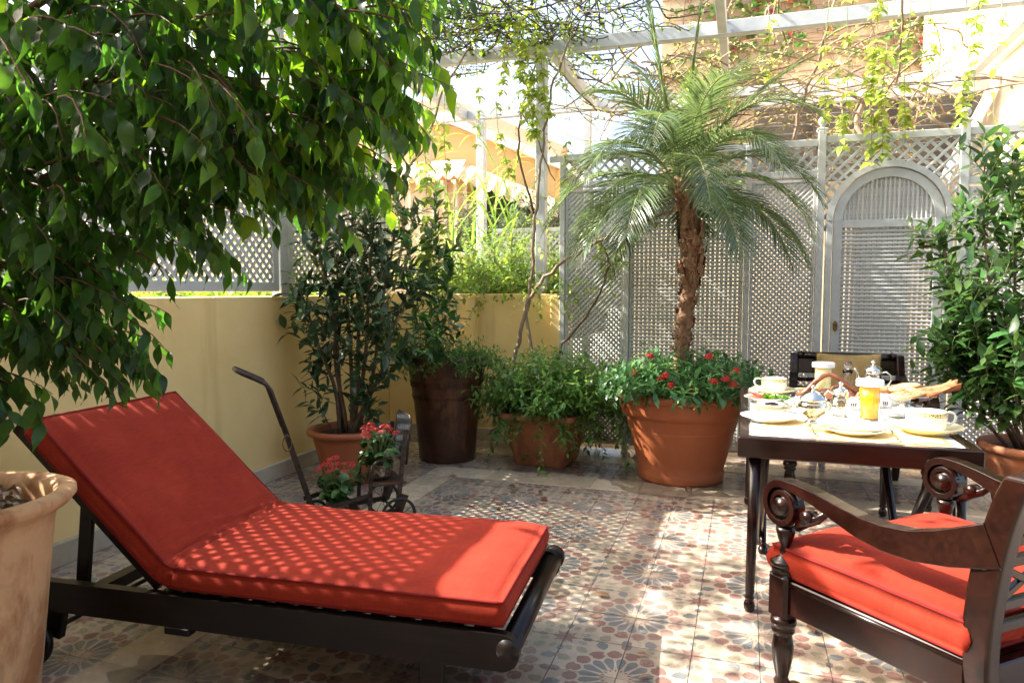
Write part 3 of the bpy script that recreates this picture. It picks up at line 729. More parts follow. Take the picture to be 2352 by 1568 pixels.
for (c,r_,n) in lobes:
    c=Vector(c)
    b0,_=inter(tr,min(.95,max(.25,(c.z-.45)/2.0)))
    mid=b0.lerp(c,.55)+Vector((0,0,.12)); br.tube([b0,b0.lerp(mid,.5)+Vector((0,0,.04)),mid,c+Vector((0,0,.03))],[.014,.011,.008,.005],6)
    for i in range(int(n*1.38)):
        u=rdir()*random.random()**.4; s_=c+Vector((u.x*r_[0],u.y*r_[1],u.z*r_[2]))*.9
        out=(s_-Vector((-2.1,1.45,s_.z))).normalized()
        pts=curve(s_-out*.08,out+Vector((.12,.1,.05))+rdir()*.35,random.uniform(.16,.30),.5,.12,6)
        if random.random()<.75: br.tube(pts,[.0028]*4+[.002,.0015,.001],4)
        for k in range(10):
            t=.06+.94*(k+.5)/10; p,d=inter(pts,t)
            side=d.cross(Vector((0,0,1))).normalized()*(1 if k%2 else -1)
            ld=(d*.35+side*.5+Vector((0,0,-1.0))+rdir()*.35)
            upv=(Vector((.75,-.35,.35))+rdir()*.9)
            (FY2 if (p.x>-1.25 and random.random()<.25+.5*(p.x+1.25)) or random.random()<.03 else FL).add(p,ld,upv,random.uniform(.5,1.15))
br.build('branches',M['redtwig'],fic)
FL.build(fic,230); FY2.build(fic,70,rest='backlit_foliage')
# dry leaves and shells on the soil of the near pot
dl=thing('dry_leaves','curled dry leaves lying on the soil in the buff pot','dry leaves',(PC[0],PC[1],.67))
DL=Leaves([leaf_tpl(.07,.03,[.1,.8,1,.6,0],1.1,1.5,.1,seed=i) for i in range(3)],mat('dry_leaf',(.30,.22,.15),.8))
for i in range(60):
    a=random.uniform(0,2*PI); r_=.22*random.random()**.5; DL.add((PC[0]+r_*math.cos(a),PC[1]+r_*math.sin(a),.675+random.random()*.015),(rv(1),rv(1),.2),(rv(.6),rv(.6),1),random.uniform(.4,.9))
DL.build(dl,0)
# low weedy plant hanging over the rim of the near pot : part of the fig pot's growth
def shrub(t,LV,stems,twig_n,twig_l,leaves,sc,stem_r=.008,barkm='bark',spread=1,hang=.1,grav=.1,t0=.35,twr=.0022,twm='twig',outb=.8):
    sb=MB(); tw=MB()
    for (a,b,bend) in stems:
        a=Vector(a);b=Vector(b); n=8; pts=[]
        ph=random.random()*6
        for i in range(n+1):
            k=i/n; p=a.lerp(b,k)+Vector((math.sin(k*PI)*bend[0]+math.sin(k*9+ph)*.012,math.sin(k*PI)*bend[1]+math.cos(k*8+ph)*.012,0)); pts.append(p)
        sb.tube(pts,[stem_r*(1-.6*i/n) for i in range(n+1)],8)
        for i in range(twig_n):
            k=t0+(1-t0)*(i+random.random())/twig_n; p,d=inter(pts,min(k,.999))
            az=random.uniform(0,2*PI); o=Vector((math.cos(az),math.sin(az),random.uniform(.1,.8)))
            dd=(o*outb+d*.6).normalized(); tp=curve(p,dd,twig_l*random.uniform(.5,1.25)*(1.25-.5*k),grav,.14,6)
            tw.tube(tp,[twr*1.4,twr*1.3,twr*1.2,twr,twr,twr*.8,twr*.6],5)
            put_leaves(LV,tp,leaves,sc,spread*.9,hang,.12,.25)
        put_leaves(LV,pts[5:],6,sc,.8,hang,.2,.25)
    sb.build('stems',M[barkm],t); tw.build('twigs',M[twm],t)['kind']='stuff'
# ------------------------------------------------------------ bay tree
BP=(-2.66,4.36,0)
round_pot('terracotta plastic pot with a rolled rim holding the bay tree, behind the old cart',BP,[(0,.01),(.17,.01),(.175,.02),(.225,.25),(.232,.27),(.240,.30),(.245,.335),(.262,.338),(.282,.348),(.288,.365),(.280,.383),(.262,.388),(.245,.378),(.238,.355),(.232,.30)],M['terra'],.335,.236)
bt=thing('bay_tree','tall dark bay tree with several brown stems in the terracotta pot near the wall corner','tree',(BP[0],BP[1],.33))
BL=Leaves(BAY,M['bay'])
c=Vector(BP)
def C(x,y,z): return (BP[0]+x,BP[1]+y,z)
shrub(bt,BL,[(C(-.02,0,.33),C(-.10,.05,1.55),(-.04,0)),(C(.03,0,.33),C(.12,.05,2.05),(.03,0)),(C(.06,.03,.33),C(.32,.1,1.75),(.03,0)),(C(-.05,.05,.33),C(-.25,.0,1.95),(.02,0)),(C(.0,.05,.33),C(.02,.1,2.2),(-.03,0)),(C(.05,-.03,.33),C(.48,0,1.35),(.02,0)),
  (C(.02,0,.33),C(.22,0,2.05),(.06,0)),(C(-.04,-.02,.33),C(-.34,-.05,1.32),(.05,0))],17,.42,9,1.0,.017,'bark',1,.05,.0,.36)
shrub(bt,BL,[(C(-.12,-.03,.33),C(-.22,-.06,.85),(-.03,0)),(C(.10,-.05,.33),C(.30,-.05,.78),(0,0)),(C(.05,-.05,.33),C(.12,-.08,.95),(0,0))],8,.16,7,.95,.005,'bark',1,.1,.15,.1)
BL.build(bt,300)
# young laurel in the brown urn, with low filler plant
UC=(-2.26,5.20,0)
round_pot('tall dark brown clay urn with a combed band, standing in the wall corner',UC,[(0,.01),(.215,.01),(.225,.02),(.238,.2),(.262,.45),(.292,.66),(.306,.745),(.312,.752),(.312,.768),(.318,.775),(.326,.80),(.330,.83),(.322,.838),(.300,.835),(.296,.80),(.285,.72)],M['urn'],.79,.292,96)
ur=bpy.data.objects['plant_pot.002']
# combed vertical grooves and stamped rosettes round the shoulder
gb_=MB()
for i in range(150):
    a=2*PI*i/150
    for z0,z1,r0 in((.60,.645,.2865),(.50,.53,.2705)):
        gb_.bar((UC[0]+r0*math.cos(a),UC[1]+r0*math.sin(a),z0),(UC[0]+(r0+.006)*math.cos(a),UC[1]+(r0+.006)*math.sin(a),z1),.005,.006)
o=gb_.build('comb_band',M['urn'],ur); o['kind']='stuff'
gb_=MB()
for i in range(14):
    a=2*PI*i/14
    for rr in (.028,.018,.009):
        pts=[]
        for k in range(17):
            b_=2*PI*k/16; u=rr*math.cos(b_); z=.70+rr*math.sin(b_); R_=.2985+(z-.70)*.17
            aa=a+u/.3; pts.append((UC[0]+R_*math.cos(aa),UC[1]+R_*math.sin(aa),z))
        gb_.tube(pts,.0025,5,cap=False)
gb_.build('stamped_rings',M['urn'],ur)
yl=thing('young_laurel','slender upright young laurel with pale green tips growing in the tall brown urn','shrub',(UC[0],UC[1],.79))
YL=Leaves(LAU,M['laurel'])
def U(x,y,z): return (UC[0]+x,UC[1]+y,z)
shrub(yl,YL,[(U(-.16,-.12,.79),U(-.26,-.15,1.98),(0,0)),(U(-.02,-.16,.79),U(-.02,-.18,1.78),(0,0)),(U(.08,-.15,.79),U(.10,-.18,1.66),(0,0)),(U(-.1,.1,.79),U(-.15,.1,2.15),(.03,0)),(U(-.22,0,.79),U(-.40,0,2.1),(0,0))],12,.13,7,1.0,.005,'twig',1,0,0,.12,outb=.9)
shrub(yl,YL,[(U(-.2,-.15,.79),U(-.42,-.28,1.05),(0,0)),(U(.05,-.2,.79),U(.08,-.35,1.0),(0,0)),(U(-.12,-.22,.79),U(-.2,-.40,.92),(0,0))],9,.2,8,1.0,.006,'bark',1,.15,.35,.1)
YL.build(yl,200)
def filler(t,LV,center,rad,n,L,sc,nl,grav=.8,up=.9,m='twig',rx=None,trail=0,r=.0016,edge=.3):
    tw=MB()
    for i in range(n):
        a=random.uniform(0,2*PI); q=random.random()**.5
        x=rad*q*math.cos(a); y=(rx or rad)*q*math.sin(a)
        p=Vector((center[0]+x,center[1]+y,center[2]))
        d=Vector((math.cos(a)*(edge+q),math.sin(a)*(edge+q),up*(1.3-q*.9)+rv(.2)))
        g=grav*(.5+q)
        l=L*random.uniform(.6,1.2)
        if trail and q>.75 and random.random()<trail: l*=1.7; g*=1.8
        pts=curve(p,d,l,g,.16,8)
        for k,pp in enumerate(pts): 
            if pp.z<.02: pp.z=.02+random.random()*.01
        tw.tube(pts,[r*1.3]*4+[r]*3+[r*.7]*2,4)
        put_leaves(LV,pts,int(nl*l/L),sc,1,.15,.15,.35)
    tw.build('stems',M[m],t)['kind']='stuff'
fu=thing('filler_plant','pale small leaved plant spilling over the rim of the tall brown urn','plant',(UC[0],UC[1],.80))
FU=Leaves(SML,M['lgreen2'] if 'lgreen2' in M else M['soft'])
filler(fu,FU,U(.02,0,.79),.26,190,.24,1.0,13,.35,1.1); FU.build(fu,150)
# ------------------------------------------------------------ square planter
SQ=(-1.47,5.36,0)
sq=thing('square_planter','square tapered terracotta planter overflowing with thin green stems','plant pot',SQ,R(-4))
def rsq(h,r,z,n=6):
    ps=[]
    for cx,cy,a0 in((h-r,h-r,0),(-h+r,h-r,PI/2),(-h+r,-h+r,PI),(h-r,-h+r,1.5*PI)):
        for k in range(n+1):
            a=a0+PI/2*k/n; ps.append((cx+r*math.cos(a),cy+r*math.sin(a),z))
    return ps
prof=[(.19,.03,0.0),(.205,.035,.015),(.262,.045,.34),(.270,.045,.352),(.285,.05,.356),(.300,.055,.375),(.303,.055,.395),(.290,.05,.412),(.268,.045,.41),(.258,.04,.40),(.25,.04,.33)]
b=MB(); vs=[];fs=[]
for h,r_,z in prof: vs+=rsq(h,r_,z)
m_=28
for i in range(len(prof)-1):
    for j in range(m_): fs.append((i*m_+j,i*m_+(j+1)%m_,(i+1)*m_+(j+1)%m_,(i+1)*m_+j))
b.add(vs,fs,0,True); b.add(rsq(.19,.03,0.0),[tuple(range(27,-1,-1))],0); b.build('pot_body',M['terra2'],sq,False)
b=MB(); b.add(rsq(.252,.04,.36),[tuple(range(28))],0); b.build('soil',M['soil'],sq,False)
tp=thing('trailing_plant','bushy small leaved trailing plant with tiny white stars of flowers, spilling from the square planter','plant',(SQ[0],SQ[1],.36))
TP=Leaves(SML,M['soft']); TP.t=[v for v in TP.t]
TP=Leaves([leaf_tpl(.066,.026,[.1,1,.75,0],.3,.7,seed=i) for i in range(3)],leafmat('trailing_leaf',(.10,.22,.05),.34,.28,.5,.03,.5))
filler(tp,TP,(SQ[0],SQ[1]+.02,.40),.25,360,.46,1.0,18,.12,2.0,rx=.22,trail=0)
filler(tp,TP,(SQ[0]+.02,SQ[1]-.03,.41),.24,90,.32,.95,13,.75,1.1,rx=.20,trail=.12)
filler(tp,TP,(SQ[0]+.32,SQ[1]+.10,.42),.11,120,.34,1.0,14,.55,1.3,rx=.15,trail=.25)
filler(tp,TP,(SQ[0]-.25,SQ[1]+.08,.42),.09,50,.36,.95,13,.7,1.2,rx=.12,trail=.4)
TP.build(tp,300)
M['petal_w']=mat('white_petal',(.85,.85,.82),.5); M['petal_v']=mat('violet_petal',(.16,.14,.55),.5)
fb_=MB()
def star(b,p,s,n,m=0,up=(0,-1,.3)):
    up=Vector(up).normalized(); x=up.orthogonal().normalized(); y=up.cross(x)
    for i in range(n):
        a=2*PI*i/n; d=x*math.cos(a)+y*math.sin(a); e=x*math.cos(a+PI/2)+y*math.sin(a+PI/2); p=Vector(p)
        b.add([p,p+d*s*.6+e*s*.2+up*s*.1,p+d*s+up*s*.02,p+d*s*.6-e*s*.2+up*s*.1],[(0,1,2,3)],m)
for i in range(9):
    fb_=MB(); star(fb_,(SQ[0]+rv(.33),SQ[1]-.12+rv(.2),.60+random.random()*.2),.022,5,0); fb_.build('white_flower',M['petal_w'],tp)
fb_=MB()
for i in range(10):
    fb_=MB(); star(fb_,(SQ[0]+rv(.40),SQ[1]-.2+rv(.15),.40+random.random()*.3),.010,5,0); fb_.build('violet_flower',M['petal_v'],tp)
# ------------------------------------------------------------ big round pot with palm and pentas
PP=(-.42,5.20,0)
round_pot('largest round terracotta plastic pot with a rolled rim, holding the palm',PP,[(0,.012),(.285,.012),(.296,.0),(.302,.02),(.306,.07),(.300,.085),(.322,.16),(.372,.36),(.375,.366),(.377,.372),(.3765,.378),(.380,.386),(.384,.392),(.395,.46),(.403,.468),(.420,.478),(.432,.51),(.433,.575),(.445,.583),(.468,.592),(.482,.61),(.480,.632),(.462,.645),(.438,.642),(.425,.62),(.415,.55)],M['terra'],.585,.418,96)
pt=thing('pentas_bush','leafy bush with round red flower clusters covering the soil under the palm','plant',(PP[0],PP[1],.585))
PL=Leaves(PEN,leafmat('pentas_leaf',(.065,.165,.055),.28,.30,.5,.025,.45))
filler(pt,PL,(PP[0],PP[1],.615),.34,260,.32,1.0,13,.08,1.9,edge=.85,r=.002)
filler(pt,PL,(PP[0],PP[1]-.02,.615),.36,120,.24,.95,11,.15,1.7,edge=1.0,r=.002)
PL.build(pt,300)
M['petal_r']=mat('red_petal',(.48,.014,.008),.5)
random.seed(21)
spots=[(-.72,4.88,.72),(-.52,4.84,.69),(-.45,4.80,.66),(-.30,4.78,.63),(-.18,4.82,.69),(-.06,4.86,.67),(-.05,4.95,.75),(-.22,5.0,.84),(-.62,5.0,.83),(-.49,4.82,.72),(-.11,4.84,.71)]
for (x,y,z) in spots:
    f=MB(); 
    for k in range(30):
        u=rdir(); u.z=abs(u.z); u.y=-abs(u.y); star(f,Vector((x,y-.05,z+.06))+u*.030,.014,5,0,u)
    f.build('flower_head',M['petal_r'],pt)
# palm
pm=thing('pygmy_palm','pygmy date palm with a shaggy brown trunk and arching feathery fronds in the big pot','palm tree',(PP[0]+.02,PP[1],.585))
random.seed(5)
M['ptrunk'],*_=noisy(mat('palm_trunk',(.13,.08,.05),.9,.2),(.09,.032,.014),(.32,.20,.12),22,8,.7,.3,.7,stretch=(1,1,.6),bump=.8,bscale=40,bdist=.01)
M['fibre'],*_=noisy(mat('palm_fibre',(.08,.035,.018),.95,.1),(.05,.018,.008),(.16,.07,.03),40,6,.7,.3,.7,bump=1,bscale=90,bdist=.01)
axis=[Vector((-.42,5.2,.58)),Vector((-.43,5.2,.85)),Vector((-.41,5.2,1.10)),Vector((-.38,5.2,1.38)),Vector((-.36,5.2,1.62)),Vector((-.39,5.2,1.88)),Vector((-.46,5.2,2.16))]
tb_=MB(); tp_=[inter(axis,i/40)[0] for i in range(41)]
tb_.tube(tp_,[.055+.009*math.sin(i*1.9)*(.6)+ (.024 if 20<i<34 else 0)*math.sin((i-20)/14*PI) for i in range(41)],14); tb_.build('trunk',M['ptrunk'],pm)
bo=MB()
for i in range(190):
    t=random.random()*.95; p,d=inter(axis,t); a=i*2.4+rv(.3); o_=Vector((math.cos(a),math.sin(a),0)); r0=.062+(.024 if .5<t<.85 else 0)
    q=p+o_*r0; up_=Vector((0,0,1)); s_=o_.cross(up_)
    w=.026; l=.034+.03*(t>.5); bo.add([q-s_*w,q+s_*w,q+s_*w*.5+up_*l+o_*.014,q-s_*w*.5+up_*l+o_*.014,q+o_*.012],[(0,1,4),(1,2,4),(2,3,4),(3,0,4)],0)
bo.build('leaf_scars',M['ptrunk'],pm)['kind']='stuff'
fi=MB()
for i in range(700):
    t=random.uniform(.42,.98); p,d=inter(axis,t); a=random.uniform(0,2*PI); o_=Vector((math.cos(a),math.sin(a),0)); q=p+o_*.074
    e=q+o_*random.uniform(.01,.05)+Vector((rv(.03),rv(.03),random.uniform(-.06,.03))); s_=o_.cross(Vector((0,0,1)))*.003
    fi.add([q-s_,q+s_,e],[(0,1,2)],0)
o=fi.build('fibres',M['fibre'],pm); o['kind']='stuff'
LF=leaf_tpl(.26,.0125,[.4,1,.9,.7,.35,0],.5,.35)
LFv,LFf=LF
M['rachis']=mat('frond_rib',(.20,.24,.07),.45)
def frond(base,az,elev,L,droop,nl=46,ls=1.0,tw=0,sp=1.0):
    d=Vector((math.cos(az)*math.cos(elev),math.sin(az)*math.cos(elev),math.sin(elev))); p=Vector(base); pts=[p.copy()]; n=16
    for i in range(n):
        k=(i+1)/n
        d=(d+Vector((0,0,-droop*(.35+k)/n*2.0))+Vector((rv(.02),rv(.02),0))).normalized(); p=p+d*L/n; pts.append(p.copy())
    fr=MB().tube(pts,[.008*(1-.8*i/n)+.001 for i in range(n+1)],5).build('frond',M['rachis'],pm)
    b=MB()
    for i in range(nl):
        t=.16+.84*(i+.5)/nl; q,dd=inter(pts,min(t,.999))
        side=dd.cross(Vector((0,0,1)))
        if side.length<.05: side=dd.orthogonal()
        side.normalize(); upn=side.cross(dd).normalized()
        for s_ in(-1,1):
            ln=ls*(.45+.75*math.sin(PI*min(1,t*.92+.08)))*random.uniform(.85,1.1)
            if t>.9: ln*=.75
            ld=(dd*(.55+.5*t)+side*s_*(1.0-.25*t)*sp+upn*.28*sp+Vector((0,0,-.16*sp))+rdir()*.07).normalized()
            x=ld.cross(upn).normalized(); z=x.cross(ld)
            A=np.array((x,ld,z))*ln; V=LFv@A+np.array(q)
            # gravity bend
            h=np.linalg.norm(V-np.array(q),axis=1); V[:,2]-=.55*h**2/ max(ln,.3)
            b.add([tuple(v) for v in V],LFf,0,True)
    o=b.build('leaflets',M['palm'],fr); o['kind']='stuff'
top=axis[-1]
nf=28
for i in range(nf):
    k=i/nf; az=i*2.39996+.4; el=R(80-84*k+rv(6)); L_=random.uniform(1.0,1.22)*(1-.05*k)
    frond(top+Vector((math.cos(az)*.03,math.sin(az)*.03,-.14*k)),az,el,L_,.62+.80*(1-abs(k-.3))+.1*k,50,1.05)
# two spears reaching out of the top of the picture
frond(top,3.3,R(77),1.75,.06,40,1.0,0,.10); frond(top,2.9,R(79),1.6,.05,40,.9,0,.14); frond(top,.1,R(83),1.75,.05,40,.9,0,.08); frond(top,.2,R(52),1.25,.35,44,1.1,0,.45)
# ------------------------------------------------------------ laurel in pot on the right
RP=(1.66,4.88,0)
round_pot('reddish terracotta pot at the right edge behind the table',RP,[(0,.01),(.19,.01),(.2,.02),(.262,.33),(.268,.34),(.272,.36),(.275,.40),(.29,.405),(.305,.42),(.305,.445),(.29,.455),(.272,.45),(.262,.42),(.255,.38)],M['terra2'],.405,.262)
rl=thing('laurel_bush','tall dense laurel bush with pale new tips in the pot at the right edge','shrub',(RP[0],RP[1],.40))
RL=Leaves(LAU+BAY,M['laurel'])
random.seed(11)
def Q(x,y,z): return (RP[0]+x,RP[1]+y,z)
shrub(rl,RL,[(Q(-.05,0,.4),Q(-.20,-.05,2.1),(-.04,0)),(Q(.02,-.03,.4),Q(-.02,-.1,2.15),(.02,0)),(Q(.08,0,.4),Q(.22,0,2.05),(.03,0)),(Q(-.08,.03,.4),Q(-.55,0,1.7),(-.06,0)),(Q(.1,-.05,.4),Q(.35,-.1,1.75),(.05,0)),(Q(-.06,-.06,.4),Q(-.42,-.2,1.35),(-.08,0)),(Q(-.05,-.1,.4),Q(-.2,-.3,1.0),(-.05,0)),(Q(-.12,.0,.4),Q(-.5,-.05,1.05),(-.08,0)),(Q(-.08,-.05,.4),Q(-.36,-.1,2.1),(-.08,0)),(Q(.03,.05,.4),Q(.0,.2,1.9),(0,0)),(Q(-.08,0,.4),Q(-.40,.05,1.20),(-.06,0)),(Q(.05,-.1,.4),Q(.1,-.25,1.3),(0,0))],29,.34,10,.95,.011,'bark',1,.0,-.05,.14)
RL.build(rl,300)
# ------------------------------------------------------------ dark wood and fabrics
def woodmat(name,c1,c2,rough=.28):
    m,cr,no,tc=noisy(mat(name,c1,rough,.5,Coat_Weight=.35,Coat_Roughness=.18),c1,c2,4,8,.7,.3,.75,stretch=(1,1,1),bump=.08,bscale=50,bdist=.001)
    mp=nd(m,'ShaderNodeMapping'); mp.inputs['Scale'].default_value=(2,26,26); lk(m,tc.outputs['Object'],mp.inputs[0])
    n=nd(m,'ShaderNodeTexNoise'); n.inputs['Scale'].default_value=2.2; n.inputs['Detail'].default_value=6; lk(m,mp.outputs[0],n.inputs['Vector'])
    mx=nd(m,'ShaderNodeMix',data_type='RGBA',blend_type='MULTIPLY'); mx.inputs[0].default_value=.7; r=nd(m,'ShaderNodeMapRange'); r.inputs['From Min'].default_value=.3; r.inputs['From Max'].default_value=.7; r.inputs['To Min'].default_value=.45; r.inputs['To Max'].default_value=1.3
    lk(m,n.outputs[0],r.inputs[0]); lk(m,cr.outputs[0],mx.inputs[6]); lk(m,r.outputs[0],mx.inputs[7]); lk(m,mx.outputs[2],bsdf(m).inputs['Base Color'])
    return m
M['dark']=woodmat('black_brown_wood',(.006,.004,.0032),(.013,.008,.006),.34)
bsdf(M['dark']).inputs['Coat Weight'].default_value=.05; bsdf(M['dark']).inputs['Specular IOR Level'].default_value=.3
M['mahog']=woodmat('polished_mahogany',(.007,.0022,.0014),(.020,.0055,.0028),.25); bsdf(M['mahog']).inputs['Coat Weight'].default_value=.12; bsdf(M['mahog']).inputs['Specular IOR Level'].default_value=.35
def fabric(name,c1,c2,w=420):
    m,cr,no,tc=noisy(mat(name,c1,.85,.2,Sheen_Weight=.12,Sheen_Roughness=.5),c1,c2,6,8,.7,.3,.7)
    bsdf(m).inputs['Sheen Tint'].default_value=(*[min(1,x*1.8+.1) for x in c2],1)
    hs=[]
    for ax in((1,0),(0,1)):
        mp=nd(m,'ShaderNodeMapping'); mp.inputs['Scale'].default_value=(w if ax[0] else 22,w if ax[1] else 22,w if ax[1] else 22); lk(m,tc.outputs['Object'],mp.inputs[0])
        n=nd(m,'ShaderNodeTexNoise'); n.inputs['Scale'].default_value=1; n.inputs['Detail'].default_value=3; lk(m,mp.outputs[0],n.inputs['Vector']); hs.append(n)
    ad=nd(m,'ShaderNodeMath',operation='ADD'); lk(m,hs[0].outputs[0],ad.inputs[0]); lk(m,hs[1].outputs[0],ad.inputs[1])
    r=nd(m,'ShaderNodeMapRange'); r.inputs['From Min'].default_value=.7; r.inputs['From Max'].default_value=1.3; r.inputs['To Min'].default_value=.72; r.inputs['To Max'].default_value=1.28; lk(m,ad.outputs[0],r.inputs[0])
    mx=nd(m,'ShaderNodeMix',data_type='RGBA',blend_type='MULTIPLY'); mx.inputs[0].default_value=.75; lk(m,cr.outputs[0],mx.inputs[6]); lk(m,r.outputs[0],mx.inputs[7]); lk(m,mx.outputs[2],bsdf(m).inputs['Base Color'])
    bp=nd(m,'ShaderNodeBump'); bp.inputs['Strength'].default_value=.35; bp.inputs['Distance'].default_value=.001; lk(m,ad.outputs[0],bp.inputs['Height']); lk(m,bp.outputs[0],bsdf(m).inputs['Normal'])
    return m
M['redf']=fabric('red_canvas',(.22,.017,.006),(.29,.026,.010))
M['redp']=mat('red_piping',(.17,.010,.007),.85,.2)
M['must']=fabric('mustard_linen',(.34,.23,.085),(.44,.31,.125),300)
M['mustp']=mat('mustard_piping',(.15,.10,.03),.85,.2)
# ------------------------------------------------------------ sun lounger
LR=R(4.5)
LO=(-.69,2.34,0)
lg=thing('sun_lounger','black wooden sun lounger with a raised back, wheels and a round foot rail','sun lounger',LO,LR)
def lp(name,b,m='dark',parent=None): return b.build(name,M[m],parent or lg,False)
HW=.36
for s_ in(-1,1):
    # side rail: board with rounded foot end (profile in XZ)
    pr=[(-1.80,.20)]+[(-.02+.056*math.cos(a),.252+.058*math.sin(a)) for a in [(-PI/2+PI*i/12) for i in range(13)]]+[(-1.80,.31)]
    b=MB(); b.prism(pr,0,.034,0,Matrix.Translation((0,s_*HW+.017,0))@Matrix.Rotation(PI/2,4,'X')); lp('side_rail',b)
b=MB(); b.tube([(.0,-HW-.018,.262),(.0,HW+.055,.262)],.036,16); lp('foot_rail',b)
b=MB(); b.tube([(.0,HW+.030,.262),(.0,HW+.066,.262)],.044,16); lp('roller_cap',b)
for x in(-.25,-1.15,-1.62): b=MB(); b.box(x-.03,x+.03,-HW+.02,HW-.02,.205,.25,bev=.003); lp('cross_bar',b)
x=-.09
while x>-1.30: b=MB(); b.box(x-.028,x+.028,-HW+.019,HW-.019,.292,.312,bev=.003); lp('slat',b); x-=.087
BA=R(42.3); ux,uz=-math.cos(BA),math.sin(BA)
hx,hz=-1.275,.315
for s_ in(-1,1):
    b=MB(); b.bar((hx,s_*(HW-.045),hz),(hx+ux*.80,s_*(HW-.045),hz+uz*.80),.03,.05,bev=.003,up=(uz,0,-ux)); lp('back_rail',b)
    b=MB(); b.bar((hx+ux*.46,s_*(HW-.09),hz+uz*.46-.02),(-1.66,s_*(HW-.09),.24),.025,.05,bev=.003,up=(1,0,0)); lp('back_prop',b)
for k in range(8):
    t=.06+k*.095; b=MB(); b.bar((hx+ux*t,-HW+.035,hz+uz*t+.02),(hx+ux*t,HW-.035,hz+uz*t+.02),.018,.055,bev=.003,up=(ux,0,uz)); lp('back_slat',b)
for s_ in(-1,1):
    b=MB(); b.box(-.30,-.22,s_*(HW-.035)-.018,s_*(HW-.035)+.018,0,.215,bev=.004); lp('leg',b)
    b=MB(); b.bar((-1.70,s_*(HW-.035),.26),(-1.74,s_*(HW-.035),.08),.03,.07,bev=.004,up=(1,0,0)); lp('leg',b)
    w=MB(); w.lathe([(0,-.018),(.07,-.018),(.088,-.012),(.092,0),(.088,.012),(.07,.018),(0,.018)],(0,0,0),28); 
    w.v=[(x-1.76,z_+s_*(HW+.045),y+.095) for x,y,z_ in w.v]; lp('wheel',w)
    b=MB(); b.box(-1.22,-1.12,s_*HW-.019,s_*HW+.019,.172,.199,bev=.003); lp('block',b)
b=MB(); b.tube([(-1.76,-HW-.05,.095),(-1.76,HW+.05,.095)],.010,8); lp('axle',b)
b=MB(); b.bar((hx+ux*.79,-HW+.03,hz+uz*.79),(hx+ux*.79,HW-.03,hz+uz*.79),.05,.03,bev=.004,up=(ux,0,uz)); lp('top_rail',b)
def smooth_noise(p,s,a): return noise.noise(Vector(p)*s)*a
